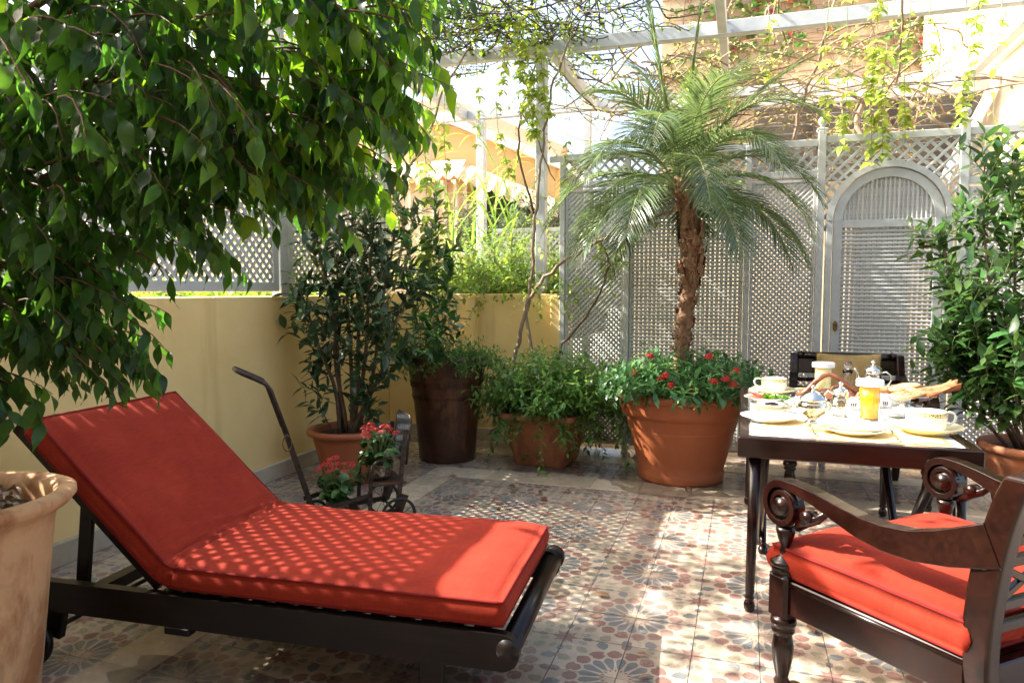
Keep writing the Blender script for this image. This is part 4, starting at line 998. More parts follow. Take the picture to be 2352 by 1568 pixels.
def cushion(name,label,cat,path,width,th,loc,rz,fm,pm_,puff=.014,nw=26,bev_=.03,wrinkle=None,taper=None):
    """upholstered slab swept along a path of bottom-centre points (x,z) with piping along both edges"""
    t=thing(name,label,cat,loc,rz)
    # resample
    P=[Vector((x,0,z)) for x,z in path]
    seg=[0]
    for i in range(1,len(P)): seg.append(seg[-1]+(P[i]-P[i-1]).length)
    Lt=seg[-1]; NS=90; st=[]
    for i in range(NS+1):
        d=Lt*i/NS
        for k in range(1,len(seg)):
            if d<=seg[k]+1e-9: f=(d-seg[k-1])/(seg[k]-seg[k-1]); st.append((P[k-1].lerp(P[k],f),d)); break
    pts=[s_[0] for s_ in st]
    tan=[(pts[min(i+2,NS)]-pts[max(i-2,0)]).normalized() for i in range(NS+1)]
    b=MB(); vs=[]
    NC=nw; ring=[]
    # cross-section: top row then bottom row
    def top(i,j,sgn):
        u=-1+2*j/NC; d=st[i][1]; e=min(d,Lt-d)
        endf=min(1,e/bev_); k1=1-(1-endf)**2; 
        ue=min(1,(1-abs(u))*width/2/bev_); k2=1-(1-ue)**2
        h=th/2-.012+(.012+puff)*(math.sqrt(max(0,k1))*math.sqrt(max(0,k2))*.55+.45*min(1,e/(bev_*3))*min(1,(1-abs(u))*width/2/(bev_*3)))
        w=width/2*(taper(d/Lt) if taper else 1)
        y=u*w; nrm=Vector((-tan[i].z,0,tan[i].x))
        p=pts[i]+nrm*(th/2+sgn*h)+Vector((0,y,0))
        if sgn>0:
            q=smooth_noise((p.x*1.0,p.y*1.0,p.z),4,.010)+smooth_noise((p.x,p.y,p.z+3),11,.0035)+smooth_noise((p.x*.5,p.y*2,p.z+7),30,.0012)
            if wrinkle: q+=wrinkle(d,u,p)
            p=p+nrm*q*min(1,k1+.3)*min(1,k2+.3)
        return p
    idx={}
    for i in range(NS+1):
        for j in range(NC+1):
            idx[(1,i,j)]=len(vs); vs.append(top(i,j,1)); idx[(-1,i,j)]=len(vs); vs.append(top(i,j,-1))
    fs=[]
    for i in range(NS):
        for j in range(NC):
            fs.append((idx[(1,i,j)],idx[(1,i+1,j)],idx[(1,i+1,j+1)],idx[(1,i,j+1)][0] if False else idx[(1,i,j+1)]))
            fs.append((idx[(-1,i,j)],idx[(-1,i,j+1)],idx[(-1,i+1,j+1)],idx[(-1,i+1,j)]))
    # side walls bulging: perimeter loop
    per=[(i,0) for i in range(NS+1)]+[(NS,j) for j in range(1,NC+1)]+[(i,NC) for i in range(NS-1,-1,-1)]+[(0,j) for j in range(NC-1,0,-1)]
    cen=sum(pts,Vector())/len(pts)
    rows=[[idx[(1,i,j)] for i,j in per]]
    for k in range(1,4):
        r=[]
        for n_,(i,j) in enumerate(per):
            a=vs[idx[(1,i,j)]]; c_=vs[idx[(-1,i,j)]]; f=k/4; p=a.lerp(c_,f)
            o=Vector((0,0,0))
            if j==0:o+=Vector((0,-1,0))
            if j==NC:o+=Vector((0,1,0))
            if i==0:o-=tan[0]
            if i==NS:o+=tan[NS]
            q=.55*puff*math.sin(PI*f)+smooth_noise((p.x,p.y,p.z),12,.004)
            if wrinkle: q+=wrinkle(st[i][1],0,p)*1.2
            r.append(len(vs)); vs.append(p+o*q)
        rows.append(r)
    rows.append([idx[(-1,i,j)] for i,j in per])
    n_=len(per)
    for a,c_ in zip(rows[:-1],rows[1:]):
        for k in range(n_): fs.append((a[k],a[(k+1)%n_],c_[(k+1)%n_],c_[k]))
    b.add(vs,fs,0,True); b.build('cover',fm,t,False)
    for r in (rows[0],rows[-1]):
        pp=[Vector(vs[k]) for k in r]; 
        w=MB(); w.tube(pp+[pp[0]],.0055,6,cap=False); w.build('piping',pm_,t,False)
    return t
def bend(h,foot,back,ang,r=.10,n=12):
    """path from head to foot: inclined back then a curved bend then flat seat"""
    out=[]; a=ang; x0,z0=h
    dx,dz=-math.cos(a),math.sin(a); tl=r*math.tan(a/2)
    out.append((x0+dx*back,z0+dz*back)); cx,cz=x0+tl,z0+r
    for i in range(n+1):
        b=a*(1-i/n); out.append((cx-r*math.sin(b),cz-r*math.cos(b)))
    out.append((foot,z0)); return out
def wr(d,u,p):
    k=math.exp(-((d-.77)/.10)**2); return k*(.0065*math.sin(d*150+u*3+2.2*math.sin(u*4))+.005*math.sin(d*95-u*6))
cushion('lounger_cushion','long red canvas lounger cushion with piping, lattice shadow across it','cushion',bend((-1.24,.318),-.02,.76,BA,.19),.72,.095,LO,LR,M['redf'],M['redp'],.020,26,.034,wr)
zp=MB(); zp.box(-.012,.0,.16,.166,.345,.372); zp.lathe([(.0,0),(.004,.002),(.004,.01),(0,.012)],(0,.163,.335),8); z_=zp.build('zip_pull',M['brass'],bpy.data.objects['lounger_cushion'],False); z_.location=(-.03,.10,0)
# ------------------------------------------------------------ old push cart
M['iron'],*_=noisy(mat('rusty_dark_iron',(.05,.04,.035),.5,.5,.6),(.025,.02,.018),(.11,.075,.05),40,7,.7,.3,.75,bump=.3,bscale=120,bdist=.001)
M['rust'],*_=noisy(mat('rusty_seat_plate',(.09,.045,.025),.7,.4,.3),(.05,.028,.018),(.14,.07,.035),20,7,.7,.3,.7)
M['bluep'],*_=noisy(mat('dark_blue_grey_panel',(.04,.05,.065),.45,.5),(.03,.04,.05),(.06,.07,.09),9,6,.7,.3,.7)
M['rubber']=mat('black_rubber',(.02,.018,.016),.7)
CO=Vector((-1.82,3.50,0)); ce=math.atan2(3.247-3.515,-2.105+1.814)   # long axis heading to the handle
ct=thing('folding_cart','small antique folding push cart of dark rusty iron with wire wheels and a tall handle','cart',tuple(CO),ce)
# local: +x towards the handle, far side is -y here
def cp_(name,b,m='iron',parent=None): return b.build(name,M[m],parent or ct,False)
Wd=-.36
def wheel(x,y,r):
    w=MB(); pts=[(x+r*math.cos(a),y,r+.004+r*math.sin(a)) for a in [2*PI*i/36 for i in range(36)]]; w.tube(pts+[pts[0]],.009,7,cap=False)
    o=cp_('wheel',w,'rubber')
    sp=MB(); sp.tube([(x,y-.02,r+.004),(x,y+.02,r+.004)],.014,10)
    for k in range(10):
        a=2*PI*k/10; sp.tube([(x,y+.008*(-1)**k,r+.004),(x+r*math.cos(a+.15),y,r+.004+r*math.sin(a+.15))],.0016,5)
    sp.build('spokes',M['iron'],o,False)
for y in(0,Wd): wheel(0,y,.092); wheel(.40,y,.062)
b=MB(); b.tube([(0,.015,.096),(0,Wd-.015,.096)],.008,8); cp_('axle',b); b=MB(); b.tube([(.40,.015,.066),(.40,Wd-.015,.066)],.008,8); cp_('axle',b)
for y in(-.035,Wd+.035):
    b=MB(); b.bar((-.02,y,.105),(.46,y,.085),.006,.03); cp_('lower_rail',b)
    b=MB(); b.bar((.14,y,.22),(.47,y,.16),.006,.026); cp_('tray_rail',b)
    # rear upright carrying the back panel
    b=MB(); b.bar((.0,y,.08),(-.055,y,.57),.006,.026,up=(1,0,0)); cp_('upright',b)
    b=MB(); b.bar((.155,y,.09),(.145,y,.36),.006,.022,up=(1,0,0)); cp_('front_upright',b)
    # arm rest: bent tube
    b=MB(); b.tube([(-.045,y,.43),(.05,y,.415),(.105,y,.405),(.135,y,.38),(.146,y,.34),(.148,y,.28)],.009,8); cp_('arm_rest',b)
    b=MB(); b.bar((-.005,y,.10),(-.045,y,.20),.006,.05,up=(1,0,0)); cp_('gusset',b)
# handle pair leaning outwards, joined at the top by a bent tube
yh=(-.075,Wd+.10)
for y in yh:
    b=MB(); b.bar((.44,y,.12),(.59,y,.62),.012,.02,up=(1,0,0)); cp_('handle_bar',b)
b=MB()
y0,y1=yh
pts=[(.585,y0,.60),(.66,y0,.83),(.685,y0,.865),(.73,y0,.89),(.80,y0,.925),(.825,y0-.03,.938),(.83,(y0+y1)/2,.942),(.825,y1+.03,.938),(.80,y1,.925),(.73,y1,.89),(.685,y1,.865),(.66,y1,.83),(.585,y1,.60)]
b.tube(pts,.0115,10); cp_('handle',b)
b=MB(); pts=[(.60+.0,y0+.014+.010*math.cos(a)*.5,.545+.045*math.sin(a)) for a in [2*PI*i/20 for i in range(20)]]; pts=[(.585+.022*math.cos(a),y0+.018,.545+.042*math.sin(a)) for a in [2*PI*i/20 for i in range(20)]]; b.tube(pts+[pts[0]],.003,6,cap=False); cp_('ring',b,'brass')
b=MB(); b.tube([(.43,-.05,.10),(.43,-.05,.16)],.024,14); cp_('socket',b)
b=MB(); b.bar((.44,-.02,.13),(.44,Wd+.02,.13),.03,.012); cp_('foot_bar',b)
b=MB(); b.box(-.055,.15,Wd+.03,-.03,.262,.274,bev=.003); cp_('seat_plate',b,'rust')
b=MB(); b.box(.17,.43,Wd+.05,-.05,.085,.092); cp_('tray',b)
# back panel
b=MB()
pn=[(Wd+.045,.38),(-.045,.38),(-.04,.62),(-.07,.65),(Wd+.07,.65),(Wd+.04,.62)]
M4=Matrix.Translation((.035,0,0))@Matrix.Rotation(R(-6.5),4,'Y')
vs=[M4@Vector((x,y,z)) for x in(-.055,-.048) for y,z in pn]; n_=len(pn)
b.add(vs,[tuple(range(n_-1,-1,-1)),tuple(range(n_,2*n_))]+[(i,(i+1)%n_,n_+(i+1)%n_,n_+i) for i in range(n_)]); cp_('back_panel',b,'bluep')
b=MB(); b.tube([M4@Vector((-.052,y,z)) for y,z in pn]+[M4@Vector((-.052,*pn[0]))],.007,7); cp_('back_frame',b)
for x in (-.03,.15,.44):
    for z in(.10,.27): 
        b=MB(); b.tube([(x,-.028,z),(x,-.038,z)],.006,8); cp_('rivet',b)
# hammered metal bowls with red kalanchoes
M['hammer'],*_=noisy(mat('engraved_dark_metal',(.13,.11,.09),.35,.5,.85),(.06,.05,.042),(.26,.22,.17),70,3,.5,.4,.6,bump=.7,bscale=110,bdist=.002)
KAL=[leaf_tpl(.060,.046,[.2,.85,1,.85,.35],.25,.7,.04,seed=i) for i in range(3)]
KM=leafmat('fleshy_leaf',(.045,.12,.030),.15,.35,.5,.02,.35)
def kal(loc,label,s_,seed):
    random.seed(seed)
    p=thing('metal_bowl',label[0],'bowl',loc)
    MB().lathe([(0,.0),(.050,.0),(.066,.012),(.070,.03),(.066,.055),(.058,.075),(.060,.082),(.063,.088),(.058,.092),(.054,.086)],loc,36).build('bowl_body',M['hammer'],p)
    t=thing('kalanchoe',label[1],'potted plant',(loc[0],loc[1],loc[2]+.08))
    L_=Leaves(KAL,KM); st=MB()
    for i in range(16):
        a=random.uniform(0,2*PI); q=random.random(); pts=curve((loc[0]+.02*math.cos(a),loc[1]+.02*math.sin(a),loc[2]+.075),(math.cos(a)*.9*q,math.sin(a)*.9*q,1),random.uniform(.08,.17)*s_,.15,.1,5)
        st.tube(pts,.003,5); put_leaves(L_,pts,7,random.uniform(.75,1.05)*s_,.9,.25,.0,.3)
    hd=[]
    for i in range(24):
        a=random.uniform(0,2*PI); q=random.random()**.5; pts=curve((loc[0],loc[1],loc[2]+.08),(math.cos(a)*.62*q,math.sin(a)*.62*q,1),(.20-.04*q)*s_,.0,.05,5); st.tube(pts,.0018,5); hd.append(pts[-1])
    st.build('stems',M['twig'],t); L_.build(t,110)
    for h in hd:
        f=MB()
        for k in range(12):
            u=Vector((rv(1),rv(1),random.random()+.3)).normalized(); star(f,h+Vector((u.x*.024,u.y*.024,u.z*.012)),.0115,4,0,(u.x,u.y-.3,u.z+.4))
        f.build('flower_head',M['petal_r'],t)
Rm=Matrix.Rotation(ce,3,'Z')
def cw(x,y,z): v=Rm@Vector((x,y,0)); return (CO.x+v.x,CO.y+v.y,z)
kal(cw(.075,-.15,.275),('round engraved metal bowl on the seat of the old cart','red flowering kalanchoe in the upper bowl, on the cart seat'),1.25,3)
kal(cw(.31,-.17,.093),('engraved metal bowl low on the tray of the old cart','red flowering kalanchoe in the lower bowl, beside the cart handle'),1.25,9)
lo2=cw(.02,-.27,.275); 
p=thing('metal_bowl','second dull metal bowl behind the flowers on the cart seat','bowl',lo2)
MB().lathe([(0,.0),(.045,.0),(.058,.012),(.062,.03),(.058,.05),(.053,.062),(.056,.068),(.052,.07),(.048,.062),(.02,.03)],lo2,32).build('bowl_body',M['hammer'],p)
# ------------------------------------------------------------ breakfast table
random.seed(31)
M['tglass']=mat('table_glass',(.80,.84,.82),.04,.5); 
M['mirror']=mat('glass_edge',(.30,.36,.34),.1,.5)
tb2=thing('dining_table','dark mahogany dining table with a glass top laid for breakfast','table',(.43,3.87,0))
x0,x1,y0,y1=-.015,.875,3.05,4.69
def tpart(n,b,m='mahog'): return b.build(n,M[m],tb2)
tpart('apron',MB().box(x0,x1,y0,y0+.05,.66,.748,bev=.006)); tpart('apron',MB().box(x0,x1,y1-.05,y1,.66,.748,bev=.006))
tpart('apron',MB().box(x0,x0+.05,y0+.0505,y1-.0505,.66,.747,bev=.006)); tpart('apron',MB().box(x1-.05,x1,y0+.0505,y1-.0505,.66,.747,bev=.006))
tpart('glass_top',MB().box(x0+.052,x1-.052,y0+.052,y1-.052,.738,.746,bev=.001),'tglass')
tpart('top_board',MB().box(x0+.051,x1-.051,y0+.051,y1-.051,.700,.7365),'mahog')
legp=[(0,0),(.016,.0),(.022,.012),(.024,.03),(.018,.045),(.014,.05),(.020,.056),(.021,.062),(.016,.07),(.019,.08),(.021,.3),(.025,.66),(0,.66)]
def tleg(a,b):
    a=Vector(a);b=Vector(b); L=(b-a).length; s_=L/.66; M3=Matrix.Translation(a)@(b-a).to_track_quat('Z','Y').to_matrix().to_4x4()
    m=MB(); m.lathe([(r,z if z<.09 else z*s_) for r,z in legp],(0,0,0),18); m.v=[tuple(M3@Vector(v)) for v in m.v]; tpart('leg',m)
tleg((.045,3.075,0),(.055,3.10,.66)); tleg((.815,3.075,0),(.805,3.10,.66)); tleg((.045,4.66,0),(.055,4.63,.66)); tleg((.815,4.66,0),(.805,4.63,.66))
for x in(.095,.765):
    tleg((x,3.95,0),(x,3.22,.66)); tleg((x+(.02 if x<.4 else -.02),3.78,0),(x+(.02 if x<.4 else -.02),4.5,.66))
TZ=.7475
# ------------------------------------------------------------ tableware
M['china']=mat('white_china',(.80,.79,.75),.12,.5,Coat_Weight=.4); M['cream']=mat('cream_glaze',(.78,.70,.42),.15,.5); M['gold']=mat('gold_rim',(.55,.38,.10),.25,.5,.9)
M['silver'],*_=noisy(mat('polished_silver',(.75,.72,.66),.10,.5,1.0),(.62,.58,.50),(.80,.78,.73),12,4,rvar=(.06,.16))
M['cloth']=mat('cream_napkin',(.78,.70,.46),.85,.2,Sheen_Weight=.2); M['matc']=mat('yellow_placemat',(.72,.55,.24),.85,.2)
M['clear']=mat('clear_glass',(1,1,1),.02,.5,Transmission_Weight=1.0,IOR=1.45); M['water']=mat('liquid',(.9,.9,.85),.02,.5,Transmission_Weight=.9,IOR=1.33)
M['oj']=mat('orange_juice',(.95,.50,.015),.08,.5,Subsurface_Weight=.25,Coat_Weight=1.0); M['pj']=mat('pale_juice',(.92,.80,.36),.08,.5,Subsurface_Weight=.2,Coat_Weight=1.0); M['cap']=mat('white_pleated_paper',(.82,.82,.84),.7)
bsdf(M['oj']).inputs['Subsurface Radius'].default_value=(.04,.02,.005); bsdf(M['pj']).inputs['Subsurface Radius'].default_value=(.03,.02,.01)
# printed sprigs on the cups
def sprig(name):
    m=mat(name,(.80,.79,.75),.12,.5); tc=nd(m,'ShaderNodeTexCoord'); vo=nd(m,'ShaderNodeTexVoronoi'); vo.inputs['Scale'].default_value=62; vo.inputs['Randomness'].default_value=.35; lk(m,tc.outputs['Object'],vo.inputs['Vector'])
    lt=nd(m,'ShaderNodeMath',operation='LESS_THAN'); lt.inputs[1].default_value=.22; lk(m,vo.outputs['Distance'],lt.inputs[0])
    no=nd(m,'ShaderNodeTexNoise'); no.inputs['Scale'].default_value=420; lk(m,tc.outputs['Object'],no.inputs['Vector']); g2=nd(m,'ShaderNodeMath',operation='GREATER_THAN'); g2.inputs[1].default_value=.48; lk(m,no.outputs[0],g2.inputs[0])
    mu=nd(m,'ShaderNodeMath',operation='MULTIPLY'); lk(m,lt.outputs[0],mu.inputs[0]); lk(m,g2.outputs[0],mu.inputs[1])
    mx=nd(m,'ShaderNodeMix',data_type='RGBA'); mx.inputs[6].default_value=(.80,.79,.75,1); mx.inputs[7].default_value=(.36,.24,.06,1); lk(m,mu.outputs[0],mx.inputs[0]); lk(m,mx.outputs[2],bsdf(m).inputs['Base Color']); return m
M['sprig']=sprig('sprigged_china')
def vinemat():
    m=mat('vine_border',(.70,.60,.25),.15,.5); tc=nd(m,'ShaderNodeTexCoord'); vo=nd(m,'ShaderNodeTexVoronoi'); vo.inputs['Scale'].default_value=130; lk(m,tc.outputs['Object'],vo.inputs['Vector'])
    cr=nd(m,'ShaderNodeValToRGB'); cr.color_ramp.interpolation='CONSTANT'; cr.color_ramp.elements[0].color=(.05,.10,.03,1); cr.color_ramp.elements[1].position=.36; cr.color_ramp.elements[1].color=(.74,.64,.30,1); lk(m,vo.outputs['Distance'],cr.inputs[0]); lk(m,cr.outputs[0],bsdf(m).inputs['Base Color']); return m
M['vineb']=vinemat()
PLT=[(0,.004),(.55,.004),(.60,.0),(.64,.004),(.70,.018),(.98,.048),(1.0,.056),(.985,.058),(.72,.030),(.60,.016),(.45,.012),(0,.011)]
def plate(label,x,y,r,h=.5,z=0,cat='plate',name='plate',rim='vineb',body='china',group=None):
    t=thing(name,label,cat,(x,y,TZ+z),0,group)
    MB().lathe([(a*r,b*h) for a,b in PLT],(x,y,TZ+z),56).build('plate_body',M[body],t)
    MB().lathe([(.93*r,.0505*h+.0004),(.955*r,.0540*h+.0004),(.975*r,.0565*h+.0004)],(x,y,TZ+z),56).build('rim_band',M[rim],t)
    return t
def cup(label,x,y,az,s_=1.0,z=.012):
    t=thing('tea_cup',label,'cup',(x,y,TZ+z)); c=(x,y,TZ+z)
    MB().lathe([(0,.002),(.030*s_,.002),(.033*s_,.0),(.036*s_,.004),(.052*s_,.008),(.0555*s_,.016),(.056*s_,.046*s_)],c,48).build('cup_body',M['sprig'],t)
    MB().lathe([(.056*s_,.0461*s_),(.0562*s_,.057*s_)],c,48).build('vine_band',M['vineb'],t)
    MB().lathe([(.0562*s_,.0571*s_),(.0565*s_,.060*s_),(.054*s_,.0605*s_),(.0535*s_,.056*s_),(.052*s_,.016),(.045*s_,.010),(0,.009)],c,48).build('cup_lining',M['china'],t)
    MB().lathe([(.0563*s_,.0572*s_),(.0569*s_,.0585*s_),(.0566*s_,.0597*s_)],c,48).build('gold_line',M['gold'],t)
    dx,dy=math.cos(az),math.sin(az)
    pts=[(.053,.050),(.068,.056),(.082,.052),(.088,.040),(.084,.027),(.072,.018),(.054,.013)]
    b=MB(); b.tube([(x+dx*r*s_,y+dy*r*s_,TZ+z+h*s_) for r,h in pts],[.0055,.005,.005,.0055,.005,.005,.0055],10); b.build('handle',M['china'],t)
    return t
plm=MB(); vs=[];nx,ny=28,14
for i in range(nx+1):
    for j in range(ny+1): 
        x=.085+.70*i/nx; y=3.115+.40*j/ny; vs.append((x,y,TZ+.0012+.0012*noise.noise(Vector((x*7,y*7,0)))))
plm.add(vs,[(i*(ny+1)+j,(i+1)*(ny+1)+j,(i+1)*(ny+1)+j+1,i*(ny+1)+j+1) for i in range(nx) for j in range(ny)],0,True)
o=plm.build('placemat',M['matc']); md=o.modifiers.new('s','SOLIDIFY'); md.thickness=.0012; md.offset=-1; tag(o,'pale yellow cloth placemat along the near edge of the table','placemat')
plate('large white plate with soft white cheese and herbs, front left corner of the table',.118,3.47,.128,.5)
bz=MB()
for k in range(10): 
    a=random.uniform(0,2*PI); r_=.05*random.random(); bz.lathe([(0,.0),(.022,.002),(.018,.010),(.006,.014),(0,.014)],(.118+r_*math.cos(a),3.47+r_*math.sin(a),TZ+.009),14)
o=bz.build('soft_cheese',mat('white_cheese',(.85,.84,.80),.6)); tag(o,'white labneh cheese spread on the large front left plate','cheese')
# tomatoes, olives, greens
plate('plate of sliced tomatoes and green leaves, left side of the table',.118,4.08,.112,.5)
M['tomato']=mat('tomato_flesh',(.70,.12,.06),.25,.5,Subsurface_Weight=.2); M['olive']=mat('black_olive',(.015,.012,.012),.2)
for k,(dx,dy) in enumerate(((-.05,.0),(-.035,-.015),(-.02,.01),(-.055,.025))):
    m=MB(); m.lathe([(0,.0),(.033,.0),(.036,.003),(.033,.006),(0,.006)],(0,0,0),24); A=Matrix.Translation((.118+dx,4.08+dy,TZ+.014+.006*k))@Matrix.Rotation(R(14),4,'Y'); m.v=[tuple(A@Vector(v)) for v in m.v]
    o=m.build('tomato_slice',M['tomato']); tag(o,['tomato slice lying flattest at the bottom of the overlapping row','tomato slice second up, nearest the camera','tomato slice third up, farthest from the camera','topmost tomato slice of the row, nearest the table edge'][k],'tomato slice','tomato slices on the plate')
gr=thing('salad_leaves','heap of curly green salad leaves beside the tomato slices','salad',(.16,4.06,TZ+.012))
GL=Leaves([leaf_tpl(.05,.03,[.4,1,1,.8,.3],.6,1.1,.10,seed=i) for i in range(3)],leafmat('salad_leaf',(.16,.33,.05),.4,.35,.5,.03,.4))
for i in range(70): a=random.uniform(0,2*PI); q=random.random()**.5; GL.add((.165+.055*q*math.cos(a),4.06+.03*q*math.sin(a),TZ+.012+.03*random.random()*(1-q)),(math.cos(a),math.sin(a),.5+rv(.4)),(rv(1),rv(1),1),random.uniform(.5,.9))
GL.build(gr,40)
plate('small saucer edged in yellow under the jam bowl',.138,3.745,.098,.45,body='cream')
jb=thing('jam_bowl','small white bowl of dark fig jam on the yellow edged saucer','bowl',(.138,3.745,TZ+.01))
c=(.138,3.745,TZ+.0075); MB().lathe([(0,.002),(.03,.0),(.05,.008),(.068,.030),(.069,.034),(.066,.034),(.05,.014),(0,.010)],c,40).build('bowl_body',M['china'],jb)
m=MB()
for k in range(26): 
    a=random.uniform(0,2*PI); r_=.034*random.random()**.5; q=.010+.010*(1-r_/.034); m.lathe([(0,-.007),(.007,-.002),(.006,.005),(0,.008)],(c[0]+r_*math.cos(a),c[1]+r_*math.sin(a),c[2]+.016+q),7)
m.build('jam',mat('dark_jam',(.045,.012,.010),.15),jb)['kind']='stuff'
for k,(x,y) in enumerate(((.20,4.15),(.272,4.28),(.262,4.262))):
    o=MB().lathe([(0,-.011),(.009,-.007),(.0115,0),(.009,.007),(0,.011)],(x,y,TZ+(.020 if k==0 else .0115)),14).build('olive',M['olive']); tag(o,['black olive on the rim of the tomato plate','black olive lying on the glass, the farther of two','black olive lying on the glass, the nearer of two'][k],'olive')
plate('saucer edged in yellow under the far left cup',.172,4.435,.125,.5,body='cream')
cup('white sprigged teacup at the far left corner, handle to the left',.175,4.44,R(172),1.28)
plate('small plate holding cheese slices behind the wooden basket',.37,4.47,.10,.4)
for k in range(4):
    m=MB(); m.box(-.055,.055,-.035,.035,0,.004,bev=.001); A=Matrix.Translation((.36+.006*k,4.46-.004*k,TZ+.010+.0065*k))@Matrix.Rotation(R(12+6*k),4,'Z')@Matrix.Rotation(R(4),4,'Y'); m.v=[tuple(A@Vector(v)) for v in m.v]; o=m.build('cheese_slice',mat('yellow_cheese',(.80,.58,.22),.45) if k==0 else bpy.data.materials['yellow_cheese']); tag(o,['bottom yellow cheese slice of the small far stack','yellow cheese slice second from the bottom of the far stack','yellow cheese slice second from the top of the far stack','topmost yellow cheese slice of the far stack'][k],'cheese slice','stacked cheese slices')
plate('small white plate right of the tomato plate, behind the sugar bowl',.28,3.98,.075,.4)
# wooden basket with a carved loop handle
wb=thing('wooden_basket','low carved wooden basket with a looped handle in the middle of the table','basket',(.46,4.30,TZ))
M['carved'],*_=noisy(mat('carved_red_wood',(.22,.075,.035),.35),(.15,.045,.022),(.30,.11,.055),9,6,.7,.3,.7,stretch=(1,1,4))
m=MB(); pts=[(-.17,.012),(-.12,.035),(-.07,.095),(-.03,.128),(0,.135),(.04,.122),(.09,.08),(.15,.035),(.19,.02)]
m.tube([(.46+x,4.30,TZ+z) for x,z in pts],[.010,.014,.015,.013,.012,.013,.015,.014,.010],10,flat=1.0); m.build('loop_handle',M['carved'],wb)
MB().lathe([(0,.006),(.08,.0),(.13,.012),(.16,.035),(.152,.036),(.12,.018),(0,.013)],(.46,4.30,TZ),40).build('tray_body',M['carved'],wb)
m=MB(); pts=[(.04+.03*math.cos(a),.055+.02*math.sin(a)) for a in [2*PI*i/16 for i in range(16)]]; m.tube([(.46+x,4.275,TZ+z) for x,z in pts+[pts[0]]],.007,6,cap=False); m.build('ring',M['carved'],wb)
# silver
def silver(name,label,cat,x,y,prof,z=0,n=48):
    t=thing(name,label,cat,(x,y,TZ+z)); MB().lathe(prof,(x,y,TZ+z),n).build('vessel',M['silver'],t); return t
t=silver('sugar_bowl','round footed silver sugar bowl with a domed lid and small ring handles','sugar bowl',.305,3.47,[(0,.001),(.036,.0),(.038,.004),(.030,.010),(.022,.016),(.020,.024),(.034,.034),(.058,.052),(.0655,.074),(.062,.094),(.054,.104),(.058,.108),(.058,.112),(.052,.114)])
MB().lathe([(.0595,.1125),(.056,.118),(.048,.130),(.034,.142),(.016,.149),(.007,.152),(.005,.158),(.010,.163),(.011,.168),(.006,.174),(0,.176)],(.305,3.47,TZ),48).build('lid',M['silver'],t)
for s_ in(-1,1):
    m=MB(); pts=[(.305+s_*.058*.77+s_*.0-.0+s_*.012*0+s_*(.020*math.cos(a)+.014),3.47-.04*0-.0,TZ+.082+.020*math.sin(a)) for a in [2*PI*i/18 for i in range(18)]]; m.tube(pts+[pts[0]],.0032,6,cap=False); m.build('ring_handle',M['silver'],t)
def pot(label,x,y,s_,az):
    t=silver('teapot',label,'teapot',x,y,[(r*s_,h*s_) for r,h in[(0,.001),(.040,.0),(.042,.005),(.037,.012),(.045,.025),(.055,.045),(.054,.065),(.042,.095),(.036,.115),(.039,.125),(.043,.132),(.041,.134),(.036,.130)]])
    MB().lathe([(r*s_,h*s_) for r,h in[(.0425,.1325),(.040,.140),(.030,.150),(.014,.156),(.007,.160),(.008,.165),(.012,.170),(.012,.174),(.006,.182),(0,.185)]],(x,y,TZ),40).build('lid',M['silver'],t)
    dx,dy=math.cos(az),math.sin(az)
    m=MB(); m.tube([(x+dx*r*s_,y+dy*r*s_,TZ+h*s_) for r,h in((.048,.05),(.072,.07),(.075,.10),(.088,.128),(.096,.135))],[.012*s_,.011*s_,.008*s_,.007*s_,.006*s_],10); m.build('spout',M['silver'],t)
    m=MB(); m.tube([(x-dx*r*s_,y-dy*r*s_,TZ+h*s_) for r,h in((.038,.118),(.065,.128),(.085,.112),(.088,.085),(.075,.060),(.052,.050))],.0045*s_,8); m.build('handle',M['silver'],t)
    for q in(.0,): MB().lathe([(.0365*s_,.1135*s_),(.0385*s_,.116*s_),(.0365*s_,.1185*s_)],(x,y,TZ),40).build('collar',M['silver'],t)
pot('silver teapot with a domed lid in the middle of the table',.447,3.70,.92,R(-30))
pot('tall silver coffee pot behind the orange juice glass',.71,4.50,1.12,R(150))
# juices
def juice(label,x,y,r,h,jm,fill):
    t=thing('juice_glass',label,'glass of juice',(x,y,TZ)); c=(x,y,TZ)
    MB().lathe([(0,.0),(r*.92,.0),(r*.95,.003),(r*.953,.0085)],c,48).build('glass_foot',M['clear'],t); MB().lathe([(r*.995,h*fill+.0003),(r,h),(r-.0018,h),(r*.995-.0018,h*fill+.0003)],c,48).build('glass_rim',M['clear'],t)
    MB().lathe([(0,.009),(r*.955,.009),(r*.995,h*fill),(0,h*fill+.0001)],c,48).build('juice',M[jm],t)
    m=MB(); n=72; R1=r*1.30; prof=[(r*1.02,h-.022,0),(R1,h-.020,1),(R1*1.01,h+.006,1),(R1*.97,h+.010,.3),(0,h+.011,0)]
    vs=[];fs=[]
    for rr,zz,pl in prof:
        for j in range(n): a=2*PI*j/n; q=rr+pl*.0022*(1 if j%2 else -1); vs.append((x+q*math.cos(a),y+q*math.sin(a),TZ+zz))
    for i in range(len(prof)-1):
        for j in range(n): fs.append((i*n+j,i*n+(j+1)%n,(i+1)*n+(j+1)%n,(i+1)*n+j))
    m.add(vs,fs,0,False); m.build('paper_cap',M['cap'],t)
juice('tall glass of orange juice under a white pleated paper cap',.567,3.66,.044,.178,'oj',.93)
juice('tall glass of pale lemon juice under a white pleated paper cap, at the back',.457,4.61,.047,.165,'pj',.93)
t=thing('glass_carafe','clear glass oil carafe with a round ball stopper','carafe',(.59,4.60,TZ)); c=(.59,4.60,TZ)
